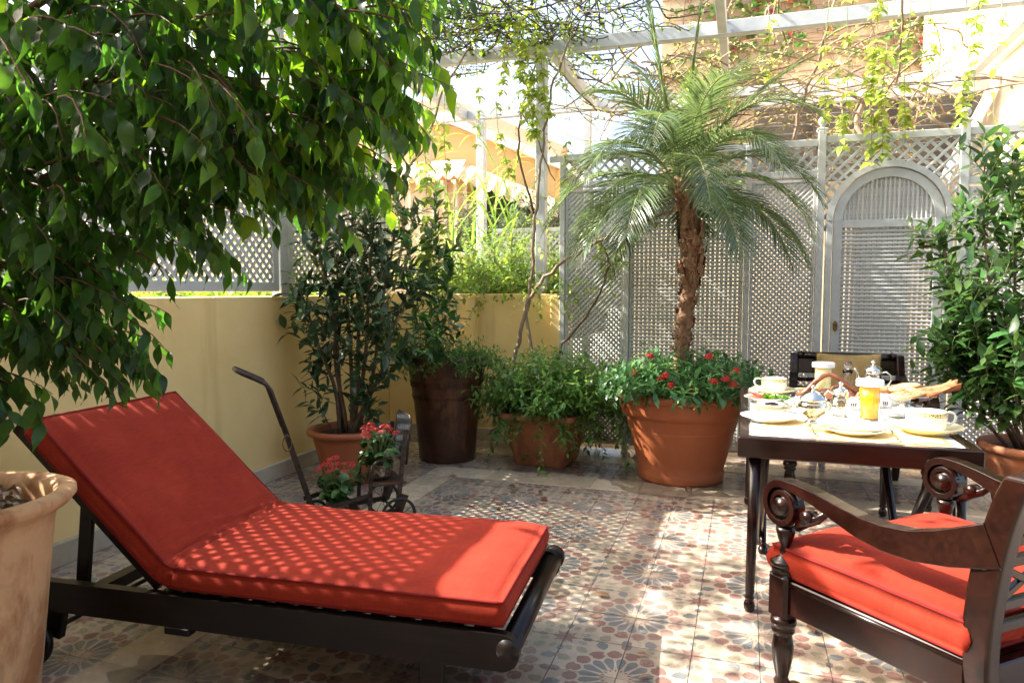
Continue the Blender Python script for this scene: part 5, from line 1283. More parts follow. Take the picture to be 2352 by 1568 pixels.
MB().lathe([(0,.0),(.030,.0),(.032,.004),(.032,.05),(.026,.075),(.0235,.11),(.030,.132),(.0285,.133),(.0215,.110),(.024,.075),(.030,.05),(.029,.006),(0,.005)],c,40).build('vessel',M['clear'],t)
MB().lathe([(0,.105),(.012,.106),(.018,.125),(.006,.136),(.008,.140),(.021,.150),(.026,.166),(.021,.182),(.010,.190),(0,.192)],c,32).build('stopper',M['clear'],t)
# wrapped jam jars standing with hotel cards
def card(x,y,az,label,h=.10,tilt=8):
    t=thing('name_card',label,'card',(x,y,TZ)); w=.031
    A=Matrix.Translation((x,y,TZ+.001))@Matrix.Rotation(az,4,'Z')@Matrix.Rotation(R(-tilt),4,'X')
    def hexp(w,h0,h1,c_=.022): return [(-w*.62,h0),(w*.62,h0),(w,h0+c_*.9),(w*.92,h1-c_),(w*.45,h1),(-w*.45,h1),(-w*.92,h1-c_),(-w,h0+c_*.9)]
    m=MB(); m.prism(hexp(w,0,h),-.001,.0,0,A@Matrix.Rotation(PI/2,4,'X')); m.build('card_body',M['cap'],t)
    ink=bpy.data.materials.get('black_ink') or mat('black_ink',(.05,.05,.06),.6)
    m=MB(); pp=hexp(w*.88,.006,h-.006); B=A@Matrix.Rotation(PI/2,4,'X'); m.tube([B@Vector((p[0],p[1],.0015)) for p in pp+[pp[0]]],.0006,4,cap=False); m.build('border_line',ink,t)
    m=MB()
    for k,(dx,a) in enumerate(((-.008,-.35),(0,0),(.008,.35))):
        q=[(dx-.0018,.060),(dx+.0018,.060),(dx+.0035+a*.006,.073),(dx-.0035+a*.006,.073)]; m.add([B@Vector((u,v,.0015)) for u,v in q],[(0,1,2,3)])
    m.add([B@Vector((u,v,.0015)) for u,v in((-.011,.056),(.011,.056),(.011,.058),(-.011,.058))],[(0,1,2,3)])
    m.build('crest',ink,t)
    cu=bpy.data.curves.new('lettering','FONT'); cu.body='ALBERGO'; cu.size=.0125; cu.align_x='CENTER'; cu.extrude=.0002; tmp=bpy.data.objects.new('lettering',cu); COL.objects.link(tmp)
    bpy.context.view_layer.update(); me=bpy.data.meshes.new_from_object(tmp.evaluated_get(bpy.context.evaluated_depsgraph_get())); bpy.data.objects.remove(tmp)
    me.materials.clear(); me.materials.append(ink); o=bpy.data.objects.new('lettering',me); COL.objects.link(o); o.parent=t; MM=Matrix.Translation(-Vector(t.location))@B@Matrix.Translation((0,.040,.0016)); o.matrix_basis=MM
card(.497,3.64,R(-6),'white hotel card with a crown crest leaning against the silver teapot',.105)
card(.655,3.74,R(14),'white hotel card with a crown crest partly behind the orange juice, tilted right',.115,14)
# near setting
plate('white plate under the folded cream napkin, front middle of the table',.45,3.265,.125,.45,z=.002)
nk=MB(); vs=[];n1,n2=30,10
for layer in range(3):
    b0=len(vs)
    for i in range(n1+1):
        for j in range(n2+1):
            u=-1+2*i/n1; v=-1+2*j/n2; vs.append((.44+.125*u,3.275+.045*v+.012*u,TZ+.026+.010*layer+.005*math.sin(u*4+layer)+.004*math.cos(v*3)-.006*abs(v)**3+.004*u))
nk=MB(); ns=40; sec=[]
for k in range(25):
    a=2*PI*k/24; sec.append((.048*math.copysign(abs(math.cos(a))**.7,math.cos(a)),.016*math.copysign(abs(math.sin(a))**.8,math.sin(a))))
vs=[];fs=[]
for i in range(ns+1):
    u=-1+2*i/ns
    for k in range(24):
        y_,z_=sec[k]; vs.append((.438+.128*u,3.272+y_*(1+.08*math.sin(u*5))+.01*u,TZ+.036+z_*(1+.15*math.sin(u*3.3+1))+.004*math.sin(u*6)))
for i in range(ns):
    for k in range(24): fs.append((i*24+k,i*24+(k+1)%24,(i+1)*24+(k+1)%24,(i+1)*24+k))
fs+=[tuple(range(23,-1,-1)),tuple(ns*24+k for k in range(24))]
nk.add(vs,fs,0,True); nk.add([(.312,3.222,TZ+.036),(.566,3.236,TZ+.038),(.566,3.232,TZ+.044),(.312,3.218,TZ+.041)],[(0,1,2,3)]); o=nk.build('napkin',M['cloth']); tag(o,'folded cream napkin lying across the front middle plate','napkin')
def cutlery(name,label,a,b,kind):
    t=thing(name,label,name,(a[0],a[1],TZ)); a=Vector(a);b=Vector(b); d=(b-a).normalized(); s_=d.cross(Vector((0,0,1)))
    L=(b-a).length
    m=MB(); m.tube([b,b-d*L*.02,b-d*L*.25,b-d*L*.48,b-d*L*.52],[.003,.006,.0055,.0035,.003],8,flat=.55); m.build('handle',M['silver'],t)
    m=MB()
    if kind=='knife': 
        q=[(.50,-.001),(.52,-.006),(.8,-.009),(.95,-.006),(1.0,.003),(.8,.004),(.52,.004)]
        m.add([b-d*L*u+s_*w for u,w in q]+[b-d*L*u+s_*w+Vector((0,0,-.001)) for u,w in q],[tuple(range(7)),tuple(range(13,6,-1))]+[(i,(i+1)%7,7+(i+1)%7,7+i) for i in range(7)]); m.build('blade',M['silver'],t)
    else:
        m.box(0,0,0,0,0,0); m=MB(); m.tube([b-d*L*.5,b-d*L*.72,b-d*L*.78],[.0025,.004,.010],8,flat=.3)
        for k in range(4): o_=s_*(-.009+.006*k); m.tube([b-d*L*.77+o_,b-d*L*.9+o_+Vector((0,0,-.002)),b-d*L+o_+Vector((0,0,.003))],.0014,5)
        m.build('tines',M['silver'],t)
cutlery('fork','silver fork lying left of the napkin plate',(.283,3.44,TZ+.006),(.292,3.145,TZ+.006),'fork')
cutlery('knife','silver knife lying right of the napkin plate',(.608,3.40,TZ+.006),(.596,3.125,TZ+.006),'knife')
plate('saucer edged in yellow under the near right cup',.75,3.375,.135,.6,z=.002,body='cream')
cup('white sprigged teacup nearest the camera on the right of the table, handle to the right',.742,3.37,R(15),1.38,.014)
m=MB(); m.tube([(.66,3.30,TZ+.022),(.72,3.275,TZ+.014),(.79,3.285,TZ+.014),(.815,3.29,TZ+.018)],[.003,.002,.0022,.003],8); m.lathe([(0,.0),(.012,.001),(.016,.005),(0,.003)],(.825,3.293,TZ+.017),14); o=m.build('spoon',M['silver']); tag(o,'silver teaspoon resting on the near right saucer','spoon')
plate('white plate with curls of butter beside the silver bread dish',.715,3.80,.10,.5)
m=MB()
for k in range(9): a=random.uniform(0,2*PI); m.lathe([(0,.0),(.012,.002),(.013,.008),(.005,.014),(0,.014)],(.70+.045*math.cos(a),3.80+.045*math.sin(a)*.8,TZ+.008),10)
o=m.build('butter_curls',mat('butter',(.82,.72,.42),.35)); tag(o,'small pats of pale butter on the right hand plate','butter'); o['kind']='stuff'
o=MB().lathe([(0,-.016),(.010,-.013),(.0165,0),(.011,.012),(0,.017)],(.735,3.815,TZ+.038),18).build('boiled_egg',M['china']); tag(o,'small peeled boiled egg on the butter plate','egg')
# bread dish
bd=thing('bread_dish','oval silver footed dish heaped with flat breads at the right edge of the table','dish',(.80,4.10,TZ))
m=MB(); m.lathe([(0,.0),(.05,.0),(.055,.004),(.03,.012),(.028,.022),(.08,.034),(.125,.050),(.148,.066),(.152,.070),(.146,.071),(.12,.056),(.06,.040),(0,.036)],(0,0,0),48); m.v=[(.80+x*.95,4.10+y*.8,TZ+z) for x,y,z in m.v]; m.build('vessel',M['silver'],bd)
def breadmat():
    m,cr,no,tc=noisy(mat('flat_bread',(.55,.33,.15),.8,.25),(.62,.42,.22),(.40,.19,.07),22,6,.7,.35,.7,bump=.5,bscale=70,bdist=.002); return m
M['bread']=breadmat(); M['zaatar'],*_=noisy(mat('herb_topping',(.16,.09,.04),.9,.2),(.50,.32,.16),(.10,.06,.025),90,5,.7,.35,.6,bump=1,bscale=160,bdist=.002)
bl=[(.72,4.06,.075,.05,.020,10,'round flat bread at the left of the silver dish'),(.80,4.03,.082,.055,.058,-8,'herb topped flat bread at the front of the silver dish'),(.86,4.06,.075,.05,.075,12,'upper herb topped flat bread leaning right in the silver dish'),(.79,4.12,.085,.06,.105,-12,'large puffed flat bread on top of the heap'),(.72,4.12,.06,.045,.07,20,'small pale bread at the back left of the silver dish'),(.68,4.08,.045,.03,.075,0,'smallest bread roll at the left rim of the dish')]
for i,(x,y,rx,ry,z,tl,lb_) in enumerate(bl):
    t=thing('flat_bread',lb_,'bread',(x,y,TZ+.04+z*.5)); 
    m=MB(); m.lathe([(0,-.008),(.6,-.009),(.93,-.005),(1,.003),(.94,.010),(.6,.017),(0,.020)],(0,0,0),28)
    A=Matrix.Translation((x,y,TZ+.040+z*.55))@Matrix.Rotation(R(tl),4,'Y')@Matrix.Rotation(R(rv(12)),4,'X'); 
    m.v=[tuple(A@Vector((a*rx*(1+.08*math.sin(3*math.atan2(b,a)+i)),b*ry,c_+.004*noise.noise(Vector((a*2,b*2,i)))))) for a,b,c_ in m.v]; m.build('crust',M['bread'],t)
    if i in(1,2):
        m=MB(); m.lathe([(0,.0215),(.55,.0185),(.82,.0135),(.86,.0115)],(0,0,0),24); m.v=[tuple(A@Vector((a*rx,b*ry,c_+.001+.004*noise.noise(Vector((a*2,b*2,i)))))) for a,b,c_ in m.v]; m.build('topping',M['zaatar'],t)
nm,*_=noisy(mat('rust_napkin',(.40,.14,.06),.85,.2),(.32,.10,.04),(.46,.19,.09),40,4); 
m=MB(); vs=[];n1,n2=26,16
for i in range(n1+1):
    for j in range(n2+1):
        u=i/n1;v=-1+2*j/n2; vs.append((.82+.20*u+.01*math.sin(v*5),4.04+.055*v*(.6+.4*u)+.02*u,TZ+.072+.085*u*u*.7+.030*(1-abs(v))*math.cos(u*1.2)+.016*math.sin(v*9+u*5)*(.4+u)))
m.add(vs,[(i*(n2+1)+j,(i+1)*(n2+1)+j,(i+1)*(n2+1)+j+1,i*(n2+1)+j+1) for i in range(n1) for j in range(n2)],0,True); o=m.build('napkin',nm); md=o.modifiers.new('s','SOLIDIFY'); md.thickness=.002; tag(o,'crumpled rust coloured napkin tucked under the breads','napkin')
# ------------------------------------------------------------ armchair (front = +Y, seat centre at the origin)
def armchair(loc,rz,label):
    ch=thing('armchair',label,'armchair',loc,rz)
    P=lambda n,b,m='mahog',par=None: b.build(n,M[m],par or ch,False)
    FW,BW,FYY,BY=.395,.345,.30,-.32
    for s_ in(-1,1):
        fx=s_*FW; bx=s_*BW
        # turned front leg
        lp_=[(0,0),(.016,0),(.024,.015),(.027,.03),(.020,.045),(.024,.06),(.033,.11),(.036,.15),(.030,.19),(.026,.198),(.037,.203),(.038,.212),(.030,.218),(.040,.226),(.044,.24),(.040,.254),(.028,.262),(0,.262)]
        P('front_leg',MB().lathe(lp_,(fx,FYY,0),24))
        P('seat_block',MB().box(fx-.037,fx+.037,FYY-.043,FYY+.043,.252,.410,bev=.012))
        ap=[(0,.398),(.040,.398),(.042,.404),(.036,.410),(.041,.416),(.041,.422),(.032,.428),(.046,.436),(.048,.444),(.038,.452),(.018,.470),(.015,.50),(.024,.52),(.030,.545),(.032,.562),(0,.562)]
        P('arm_post',MB().lathe(ap,(fx,FYY,0),24))
        # arm: S-curved board ending in a scroll (profile in local YZ)
        th=.030
        line=[]
        ctr=(FYY+.005,.637)
        # spiral scroll then arm back
        for k in range(34):
            a=R(-560)+R(650)*k/33; r_=.018+.070*(k/33)**.9
            line.append((ctr[0]+r_*math.cos(a)*1.0,ctr[1]+r_*math.sin(a)))
        # line now ends at angle 90deg: top of the scroll, going backwards
        tail=[(FYY-.06,.722),(FYY-.13,.712),(FYY-.20,.697),(FYY-.28,.682),(FYY-.36,.678),(FYY-.44,.688),(FYY-.52,.714),(FYY-.60,.750),(FYY-.635,.766)]
        line+=tail
        # smooth
        L3=[Vector((0,y,z)) for y,z in line]
        wd=[.012]*10+[.014+.012*k/24 for k in range(24)]+[.034,.042,.052,.064,.074,.084,.096,.108,.112]
        hw=.027
        vs=[];fs=[];N=len(L3)
        for i,p in enumerate(L3):
            t_=(L3[min(i+1,N-1)]-L3[max(i-1,0)]).normalized(); nn=Vector((0,-t_.z,t_.y))
            k=max(0,(i-33)/(N-34)) if i>33 else 0
            xx=fx+(bx-fx)*k
            top_=p if True else p
            h=wd[i]
            q0=p-nn*h*(1.0) ; q1=p+nn*0.0
            if i<=33: q0=p-(-nn)*0; q0=p; q1=p+nn*(-1)*0
            inward=-nn if nn.dot(Vector((0,ctr[0],ctr[1]))-p)<0 and i<=33 else nn
            if i<=33: inward=(Vector((0,ctr[0],ctr[1]))-p).normalized()
            else: inward=-nn if nn.z>0 else nn
            q0=p; q1=p+inward*h
            hx_=hw*(.85 if i<8 else 1)
            vs+=[Vector((xx-hx_,q0.y,q0.z)),Vector((xx+hx_,q0.y,q0.z)),Vector((xx+hx_,q1.y,q1.z)),Vector((xx-hx_,q1.y,q1.z))]
        for i in range(N-1):
            for k in range(4): fs.append((i*4+k,i*4+(k+1)%4,(i+1)*4+(k+1)%4,(i+1)*4+k))
        fs+=[(0,1,2,3),((N-1)*4+3,(N-1)*4+2,(N-1)*4+1,(N-1)*4)]
        b=MB(); b.add(vs,fs,0,False); o=P('arm',b); md=o.modifiers.new('b','BEVEL'); md.width=.003; md.segments=2; md.limit_method='ANGLE'
        # eye of the scroll and little under-scroll
        b=MB(); b.tube([(fx-.030,ctr[0]+.002,ctr[1]-.004),(fx+.030,ctr[0]+.002,ctr[1]-.004)],.030,20); P('scroll_eye',b)
        b=MB(); b.tube([(fx-.019,ctr[0]+.002,ctr[1]-.004),(fx+.019,ctr[0]+.002,ctr[1]-.004)],.062,28); P('scroll_web',b)
        b=MB(); b.tube([(fx-.022,FYY-.098,.625),(fx+.022,FYY-.098,.625)],.020,16); P('small_scroll',b)
        b=MB(); b.tube([(fx,FYY-.05,.575),(fx,FYY-.09,.605),(fx,FYY-.13,.625),(fx,FYY-.18,.668)],[.014,.016,.015,.010],8); P('scroll_bracket',b)
        # back post: sabre curve with rolled top
        yz=[(-.44,.0),(-.385,.12),(-.345,.26),(-.325,.38),(-.325,.50),(-.34,.64),(-.365,.76),(-.390,.85),(-.412,.90)]
        dp=[.045,.05,.060,.070,.078,.080,.075,.072,.070]
        vs=[];fs=[]
        sm=[];dd=[]
        for i in range(len(yz)-1):
            for q in range(4):
                f=q/4; sm.append((yz[i][0]*(1-f)+yz[i+1][0]*f,yz[i][1]*(1-f)+yz[i+1][1]*f)); dd.append(dp[i]*(1-f)+dp[i+1]*f)
        sm.append(yz[-1]); dd.append(dp[-1]); N=len(sm)
        for _ in range(3): sm=[sm[0]]+[((sm[i-1][0]+2*sm[i][0]+sm[i+1][0])/4,(sm[i-1][1]+2*sm[i][1]+sm[i+1][1])/4) for i in range(1,N-1)]+[sm[-1]]
        for (y,z),d in zip(sm,dd):
            vs+=[(bx-.026,y-d/2,z),(bx+.026,y-d/2,z),(bx+.026,y+d/2,z),(bx-.026,y+d/2,z)]
        for i in range(N-1):
            for k in range(4): fs.append((i*4+k,i*4+(k+1)%4,(i+1)*4+(k+1)%4,(i+1)*4+k))
        fs+=[(3,2,1,0),((N-1)*4,(N-1)*4+1,(N-1)*4+2,(N-1)*4+3)]
        b=MB(); b.add(vs,fs,0,False); o=P('back_post',b); md=o.modifiers.new('b','BEVEL'); md.width=.010; md.segments=3; md.limit_method='ANGLE'; md.angle_limit=R(50)
        # side rail with bead
        b=MB(); b.bar((fx-s_*.0,FYY-.036,.335),(bx,-.295,.335),.038,.115,bev=.004); P('side_rail',b)
        b=MB(); b.tube([(fx+s_*.019,FYY-.036,.380),(bx+s_*.019,-.295,.380)],.006,8); P('bead',b)
        b=MB(); b.tube([(bx-s_*.0,-.34,.655),(bx+s_*.0275,-.34,.655)],.008,12); P('peg',b,'brass')
    P('front_rail',MB().box(-FW+.034,FW-.034,FYY-.018,FYY+.018,.275,.39,bev=.004)); P('back_rail',MB().box(-BW+.03,BW-.03,-.345,-.312,.28,.385,bev=.004))
    P('seat_panel',MB().box(-BW+.01,BW-.01,-.31,FYY-.02,.372,.384))
    # crest: rolled top rail
    b=MB(); b.tube([(-BW+.022,-.405,.880),(BW-.022,-.405,.880)],.030,20); P('top_roll',b)
    for x in(-BW+.05,BW-.05): b=MB(); b.tube([(x-.004,-.405,.885),(x+.004,-.405,.885)],.033,20); P('ring_turning',b)
    b=MB(); b.bar((-BW+.027,-.383,.815),(BW-.027,-.383,.815),.022,.115,bev=.004,up=(0,-.25,1)); P('crest_board',b)
    for z,y,h in((.715,-.352,.028),(.655,-.340,.028),(.535,-.328,.028),(.475,-.325,.028)):
        P('back_slat',MB().box(-BW+.027,BW-.027,y-.011,y+.011,z-h/2,z+h/2,bev=.003))
    for x in(-.20,0,.20):
        for s_ in(-1,1):
            b=MB(); b.bar((x-s_*.095,-.334+.003*s_,.550),(x+s_*.095,-.338+.003*s_,.640),.020,.016,bev=.002,up=(0,1,0)); P('lattice_bar',b)
    return ch
AL,AR=(.642,2.527,0),math.atan2(.66,.75)
armchair(AL,AR,'mahogany armchair nearest the camera with scrolled arms and a red seat cushion')
armchair((.695,5.14,0),PI,'mahogany armchair behind the table with a mustard pillow against its back')
seat=[(-.315+i*.0,0) for i in range(1)]
def seatcushion(loc,rz,label):
    c_=cushion('seat_cushion',label,'cushion',[(-.30,.390),(.345,.390)],.77,.112,(0,0,0),0,M['redf'],M['redp'],.032,24,.04,None,lambda k:1.0+.10*(k-.5))
    c_.location=loc; c_.rotation_euler=(0,0,rz+PI/2); return c_
seatcushion(AL,AR,'red piped seat cushion on the armchair nearest the camera')
seatcushion((.695,5.14,0),PI,'red piped seat cushion on the armchair behind the table')
# mustard pillow
def pillow(loc,rz,tilt,label,fm,pm_,W_=.40,H_=.36):
    t=thing('pillow',label,'pillow',loc,rz); n=22; vs=[];fs=[]
    def pt_(u,v,s_):
        pinch=1-.07*(u*u*v*v)*0
        ex=1-.10*(1-abs(v)**2)*abs(u)**8*0
        x=u*W_/2*(1-.07*math.cos(v*PI/2)*abs(u)**3*1.0); z=v*H_/2*(1-.07*math.cos(u*PI/2)*abs(v)**3)
        th=.085*(max(0,(1-u**4)*(1-v**4)))**.42; y=s_*th*(1+.12*noise.noise(Vector((u*2,v*2,s_))))
        p=Vector((x,y,z+H_/2)); return Matrix.Rotation(tilt,3,'X')@p
    ids={}
    for s_ in(-1,1):
        for i in range(n+1):
            for j in range(n+1): ids[(s_,i,j)]=len(vs); vs.append(pt_(-1+2*i/n,-1+2*j/n,s_))
        for i in range(n):
            for j in range(n):
                q=(ids[(s_,i,j)],ids[(s_,i+1,j)],ids[(s_,i+1,j+1)],ids[(s_,i,j+1)]); fs.append(q if s_<0 else q[::-1])
    b=MB(); b.add(vs,fs,0,True); b.build('cover',fm,t,False)
    per=[(i,0) for i in range(n)]+[(n,j) for j in range(n)]+[(i,n) for i in range(n,0,-1)]+[(0,j) for j in range(n,0,-1)]
    pp=[vs[ids[(1,i,j)]] for i,j in per]; b=MB(); b.tube(pp+[pp[0]],.0045,6,cap=False); b.build('piping',pm_,t,False); return t
pillow((.70,5.33,.485),R(3),R(-12),'mustard linen pillow leaning on the back of the far armchair',M['must'],M['mustp'],.42,.44)
# ------------------------------------------------------------ climbing plants
random.seed(101)
def wander(pts,sub=4,j=.02):
    out=[]
    for i in range(len(pts)-1):
        a=Vector(pts[i]);b=Vector(pts[i+1])
        for k in range(sub): out.append(a.lerp(b,k/sub)+(Vector((rv(j),rv(j),rv(j))) if (i or k) else Vector()))
    out.append(Vector(pts[-1])); return out
VN=Leaves(VIN,M['lgreen'])
vt=thing('climbing_vine','woody climbing vine rising from the square planter beside the white post','vine',(-1.72,5.45,.38))
def stem(name,pts,r0,r1,j=.012,m='bark2',par=None):
    p=wander(pts,4,j); n=len(p); MB().tube(p,[r0+(r1-r0)*i/n for i in range(n)],8).build(name,M[m],par or vt); return p
s1=stem('stem',[(-1.55,5.42,.38),(-1.60,5.5,.62),(-1.80,5.55,.77),(-1.735,5.55,1.09),(-1.68,5.55,1.27),(-1.586,5.55,1.41),(-1.405,5.55,1.587),(-1.228,5.55,1.67),(-1.02,5.55,1.786),(-.75,5.55,1.88),(-.49,5.5,1.98)],.019,.010)
s2=stem('stem',[(-1.52,5.45,.38),(-1.66,5.65,.7),(-1.758,5.75,1.158),(-1.713,5.75,1.6),(-1.691,5.75,1.96),(-1.646,5.75,2.32),(-1.61,5.75,2.67),(-1.566,5.8,3.02),(-1.46,5.85,3.3),(-1.40,5.9,3.55)],.017,.008)
s3=stem('stem',[(-1.44,5.42,.38),(-1.415,5.6,.917),(-1.217,5.6,1.133),(-1.078,5.6,1.378),(-1.027,5.6,1.55),(-1.10,5.6,1.73),(-1.2,5.6,1.85)],.011,.006,m='bark')
s4=stem('stem',[(-1.70,5.75,2.0),(-1.83,5.76,2.5),(-1.82,5.75,2.87),(-1.70,5.78,3.2),(-1.72,5.85,3.5)],.010,.006,m='bark')
s5=stem('stem',[(-1.82,5.74,2.87),(-1.647,5.74,2.604),(-1.564,5.75,2.315),(-1.50,5.7,2.25)],.007,.004,m='bark')
s6=stem('stem',[(-3.1,5.9,1.35),(-2.95,5.85,1.9),(-3.05,5.9,2.3),(-2.7,5.85,2.7),(-2.55,5.8,3.1),(-2.3,5.9,3.5)],.016,.008)
s7=stem('stem',[(-3.0,5.88,2.1),(-3.2,5.7,2.35),(-3.05,5.7,2.7),(-3.15,5.75,3.1)],.010,.005)
tw=MB()
for s_,n in ((s2,16),(s4,10),(s1,8),(s3,8),(s6,14)):
    for i in range(n):
        p,d=inter(s_,random.uniform(.25,.98)); tp=curve(p,rdir(),random.uniform(.12,.3),.5,.25,6); tw.tube(tp,.0018,4); put_leaves(VN,tp,7,.8,1,.3,.1,.3)
tw.build('twigs',M['twig'],vt)['kind']='stuff'; VN.build(vt,120)
# tangle of dark twigs lying on the pergola
cl=thing('pergola_creeper','tangled creeper of dark twigs and small pale leaves lying over the pergola','creeper',(-2.0,5.8,3.5))
tg=MB(); CLv=Leaves(TIN,M['ivy'])
for i in range(300):
    p=(random.uniform(-3.1,-.9),random.uniform(5.2,6.6),random.uniform(3.52,3.74)); d=Vector((rv(1),rv(.7),rv(.25)))
    pts=curve(p,d,random.uniform(.5,1.2),.05,.42,14)
    for q in pts: q.z=min(max(q.z,3.45),4.0)
    tg.tube(pts,random.choice((.0035,.005,.007)),4)
    put_leaves(CLv,pts,13,random.uniform(.6,1.0),1,.1,.05,.5)
o=tg.build('tangle',M['darktwig'],cl); o['kind']='stuff'
tg=MB(); CP=Leaves(TIN,M['pale_ivy'])
for i in range(210):
    p=(random.uniform(-1.3,1.6),random.uniform(6.2,7.6),random.uniform(2.75,3.55)); d=Vector((rv(1),rv(.6),rv(.35)+.1))
    pts=curve(p,d,random.uniform(.5,1.3),.12,.25,12); tg.tube(pts,random.choice((.003,.004,.006,.009)),4); put_leaves(CP,pts,12,random.uniform(.6,1.0),1,.2,.05,.5)
o=tg.build('pale_tangle',M['bark2'],cl); o['kind']='stuff'
for pts,r_ in (([(.32,6.6,2.5),(.42,6.5,2.95),(.55,6.3,3.3),(.62,6.0,3.7)],.016),([(.95,6.6,2.45),(.85,6.7,2.8),(.98,6.8,3.1),(.70,6.9,3.35)],.024),([(1.45,6.3,2.6),(1.2,6.5,2.85),(.95,6.7,3.0)],.015),([(.9,6.7,2.95),(.4,7.0,3.25),(-.3,7.2,3.3)],.015)):
    p=wander(pts,4,.02); MB().tube(p,[r_*(1-.4*i/len(p)) for i in range(len(p))],8).build('branch',M['bark2'],cl)
CLv.items+=[]; CLv.build(cl,0); CP.build(cl,0,rest='pale_foliage')
# unseen creeper added over the left roof beams to dapple the floor with shade
sh=thing('pergola_creeper','unseen leafy creeper added over the left pergola beams to dapple the sunlight','creeper',(-3.3,3.5,3.52))
SH=Leaves([leaf_tpl(.085,.07,[.3,1,.9,.5,0],.2,.5,.02,seed=i) for i in range(2)],M['ivy'])
tg=MB(); n_=0
while n_<DAPPLE:
    x,y=random.uniform(-4.6,-1.9),random.uniform(2.15,6.0)
    # where the light of this spot lands on the floor: leave it open there as the photo shows
    fx,fy=x+3.99,y+.40
    dens=.36+1.0*noise.noise(Vector((x*2.1,y*2.1,3.3)))+.35*noise.noise(Vector((x*5,y*5,1.3)))
    if 3.75<fy<4.45 and -.6<fx<.1: dens-=.9
    if fy<3.6: dens-=.02
    if fy>4.5: dens+=.08
    if -.25<fx-.0<.9 and 0>1: dens-=.5
    n_+=1
    if random.random()>dens: continue
    p=Vector((x,y,3.5+random.random()*.12)); pts=curve(p,(rv(1),rv(1),rv(.2)),random.uniform(.15,.4),.1,.3,5); tg.tube(pts,.003,4); put_leaves(SH,pts,6,random.uniform(.7,1.0),1,.05,.0,.5)
o=tg.build('twigs',M['bark'],sh); o['kind']='stuff'; SH.build(sh,0)
# hanging strands
hs=thing('hanging_creeper','long pale green strands of creeper hanging from the pergola beam like threads','creeper',(-.5,5.8,3.5))
HV=Leaves(VIN,M['lgreen'])
def strand(x,y,z1,z0,dens,sc,w=.0):
    pts=[]; n=max(6,int((z1-z0)/.08)); ph=random.random()*6
    for i in range(n+1):
        k=i/n; pts.append(Vector((x+w*k+.012*math.sin(k*7+ph),y+.015*math.cos(k*6+ph),z1+(z0-z1)*k)))
    MB().tube(pts,[.0028-.001*i/n for i in range(n+1)],5).build('strand',M['twig'],hs)
    m=int((z1-z0)*dens*1.35)
    for i in range(m):
        p,d=inter(pts,min(.995,random.random()**.8)); a=random.uniform(0,2*PI)
        for q in range(random.choice((2,3,3,4))):
            aa=a+q*1.5+rv(.4); HV.add(p,(math.cos(aa),math.sin(aa),-.45+rv(.4)),(rv(.5),rv(.5),1),sc*1.2*random.uniform(.6,1.25))
for a in [(-2.44,5.2,3.62,1.36,14,1.55),(-2.42,5.18,1.85,1.38,30,1.3),(-2.3,5.3,3.0,1.7,11,1.3),(-2.95,5.7,3.8,2.6,9,1),(-2.20,5.75,3.6,2.55,9,1.0),(-2.10,5.9,3.0,2.35,22,1.0,.12),(-1.88,5.7,3.7,2.75,26,1.15,.14),(-1.80,5.65,3.7,2.55,30,1.15,.16),(-1.72,5.7,3.7,2.75,26,1.1,.18),(-1.97,5.75,3.55,3.0,18,1),(-1.43,5.75,3.6,2.2,8,.9),(-1.2,5.8,3.5,2.9,8,.9),
 (-.40,5.30,3.0,2.15,26,1.0),(-.35,5.25,2.75,2.35,40,1.0),(.12,5.8,3.5,2.9,9,.9),(.52,5.75,3.5,2.5,12,1.0),(.66,5.72,3.5,2.35,14,1.1),(.84,5.75,3.45,2.25,22,1.15),(.90,5.7,3.1,2.3,26,1.1),(1.05,5.75,3.4,2.4,14,1.0),(1.20,5.8,3.4,2.6,10,1.0),(1.40,5.7,3.4,2.5,12,1.0),(1.46,5.72,3.35,2.62,16,1.0),(1.56,5.6,3.35,2.05,5,1.0),(1.70,5.3,2.45,1.75,26,1.35),(1.62,5.2,2.35,1.60,22,1.35),(1.78,5.2,2.5,1.7,24,1.3)]: strand(*a)
HV.build(hs,300)
# ------------------------------------------------------------ planted bed behind the short wall
random.seed(55)
bedst=tag(MB().box(-3.19,-1.5,6.355,8.0,.9,1.30,bev=.01).build('planted_bed',M['soil']),kind='structure')
bb=thing('bed_shrubs','bright green small leaved bushes filling the raised bed behind the short wall','bush',(-2.2,6.6,1.3))
BB=Leaves([leaf_tpl(.05,.028,[.2,1,.7,0],.3,.6,seed=i) for i in range(3)],leafmat('bed_leaf',(.11,.20,.04),.40,.45,.4,.04,.5))
filler(bb,BB,(-2.15,6.7,1.3),.55,340,.55,1.0,16,.35,1.4,rx=.35,r=.002)
filler(bb,BB,(-2.0,6.5,1.3),.40,160,.35,.95,14,.7,1.1,rx=.15,r=.002)
filler(bb,BB,(-2.6,7.1,1.3),.42,220,1.0,1.0,20,.3,1.7,rx=.3,r=.002)
filler(bb,BB,(-2.0,6.25,1.31),.45,120,.60,1.1,16,.5,1.5,rx=.08,r=.002)
BB.build(bb,200)
rd=thing('giant_reed','tall reed grass with long arching striped blades in the raised bed','grass',(-2.75,6.75,1.3))
RB=MB()
def blade(p,d,L,w,droop):
    p=Vector(p); d=Vector(d).normalized(); n=12; vs=[]; side=d.cross(Vector((0,0,1))); side=side.normalized() if side.length>.1 else Vector((1,0,0)); q=p.copy()
    for i in range(n+1):
        k=i/n; ww=w*(1-k)**.6*(.6+.4*min(1,k*6)); vs+=[q-side*ww,q+Vector((0,0,-ww*.35)),q+side*ww]; d=(d+Vector((0,0,-droop/n*(.3+1.6*k)))).normalized(); q=q+d*L/n
    RB.add(vs,[(i*3,i*3+1,i*3+4,i*3+3) for i in range(n)]+[(i*3+1,i*3+2,i*3+5,i*3+4) for i in range(n)],0,True)
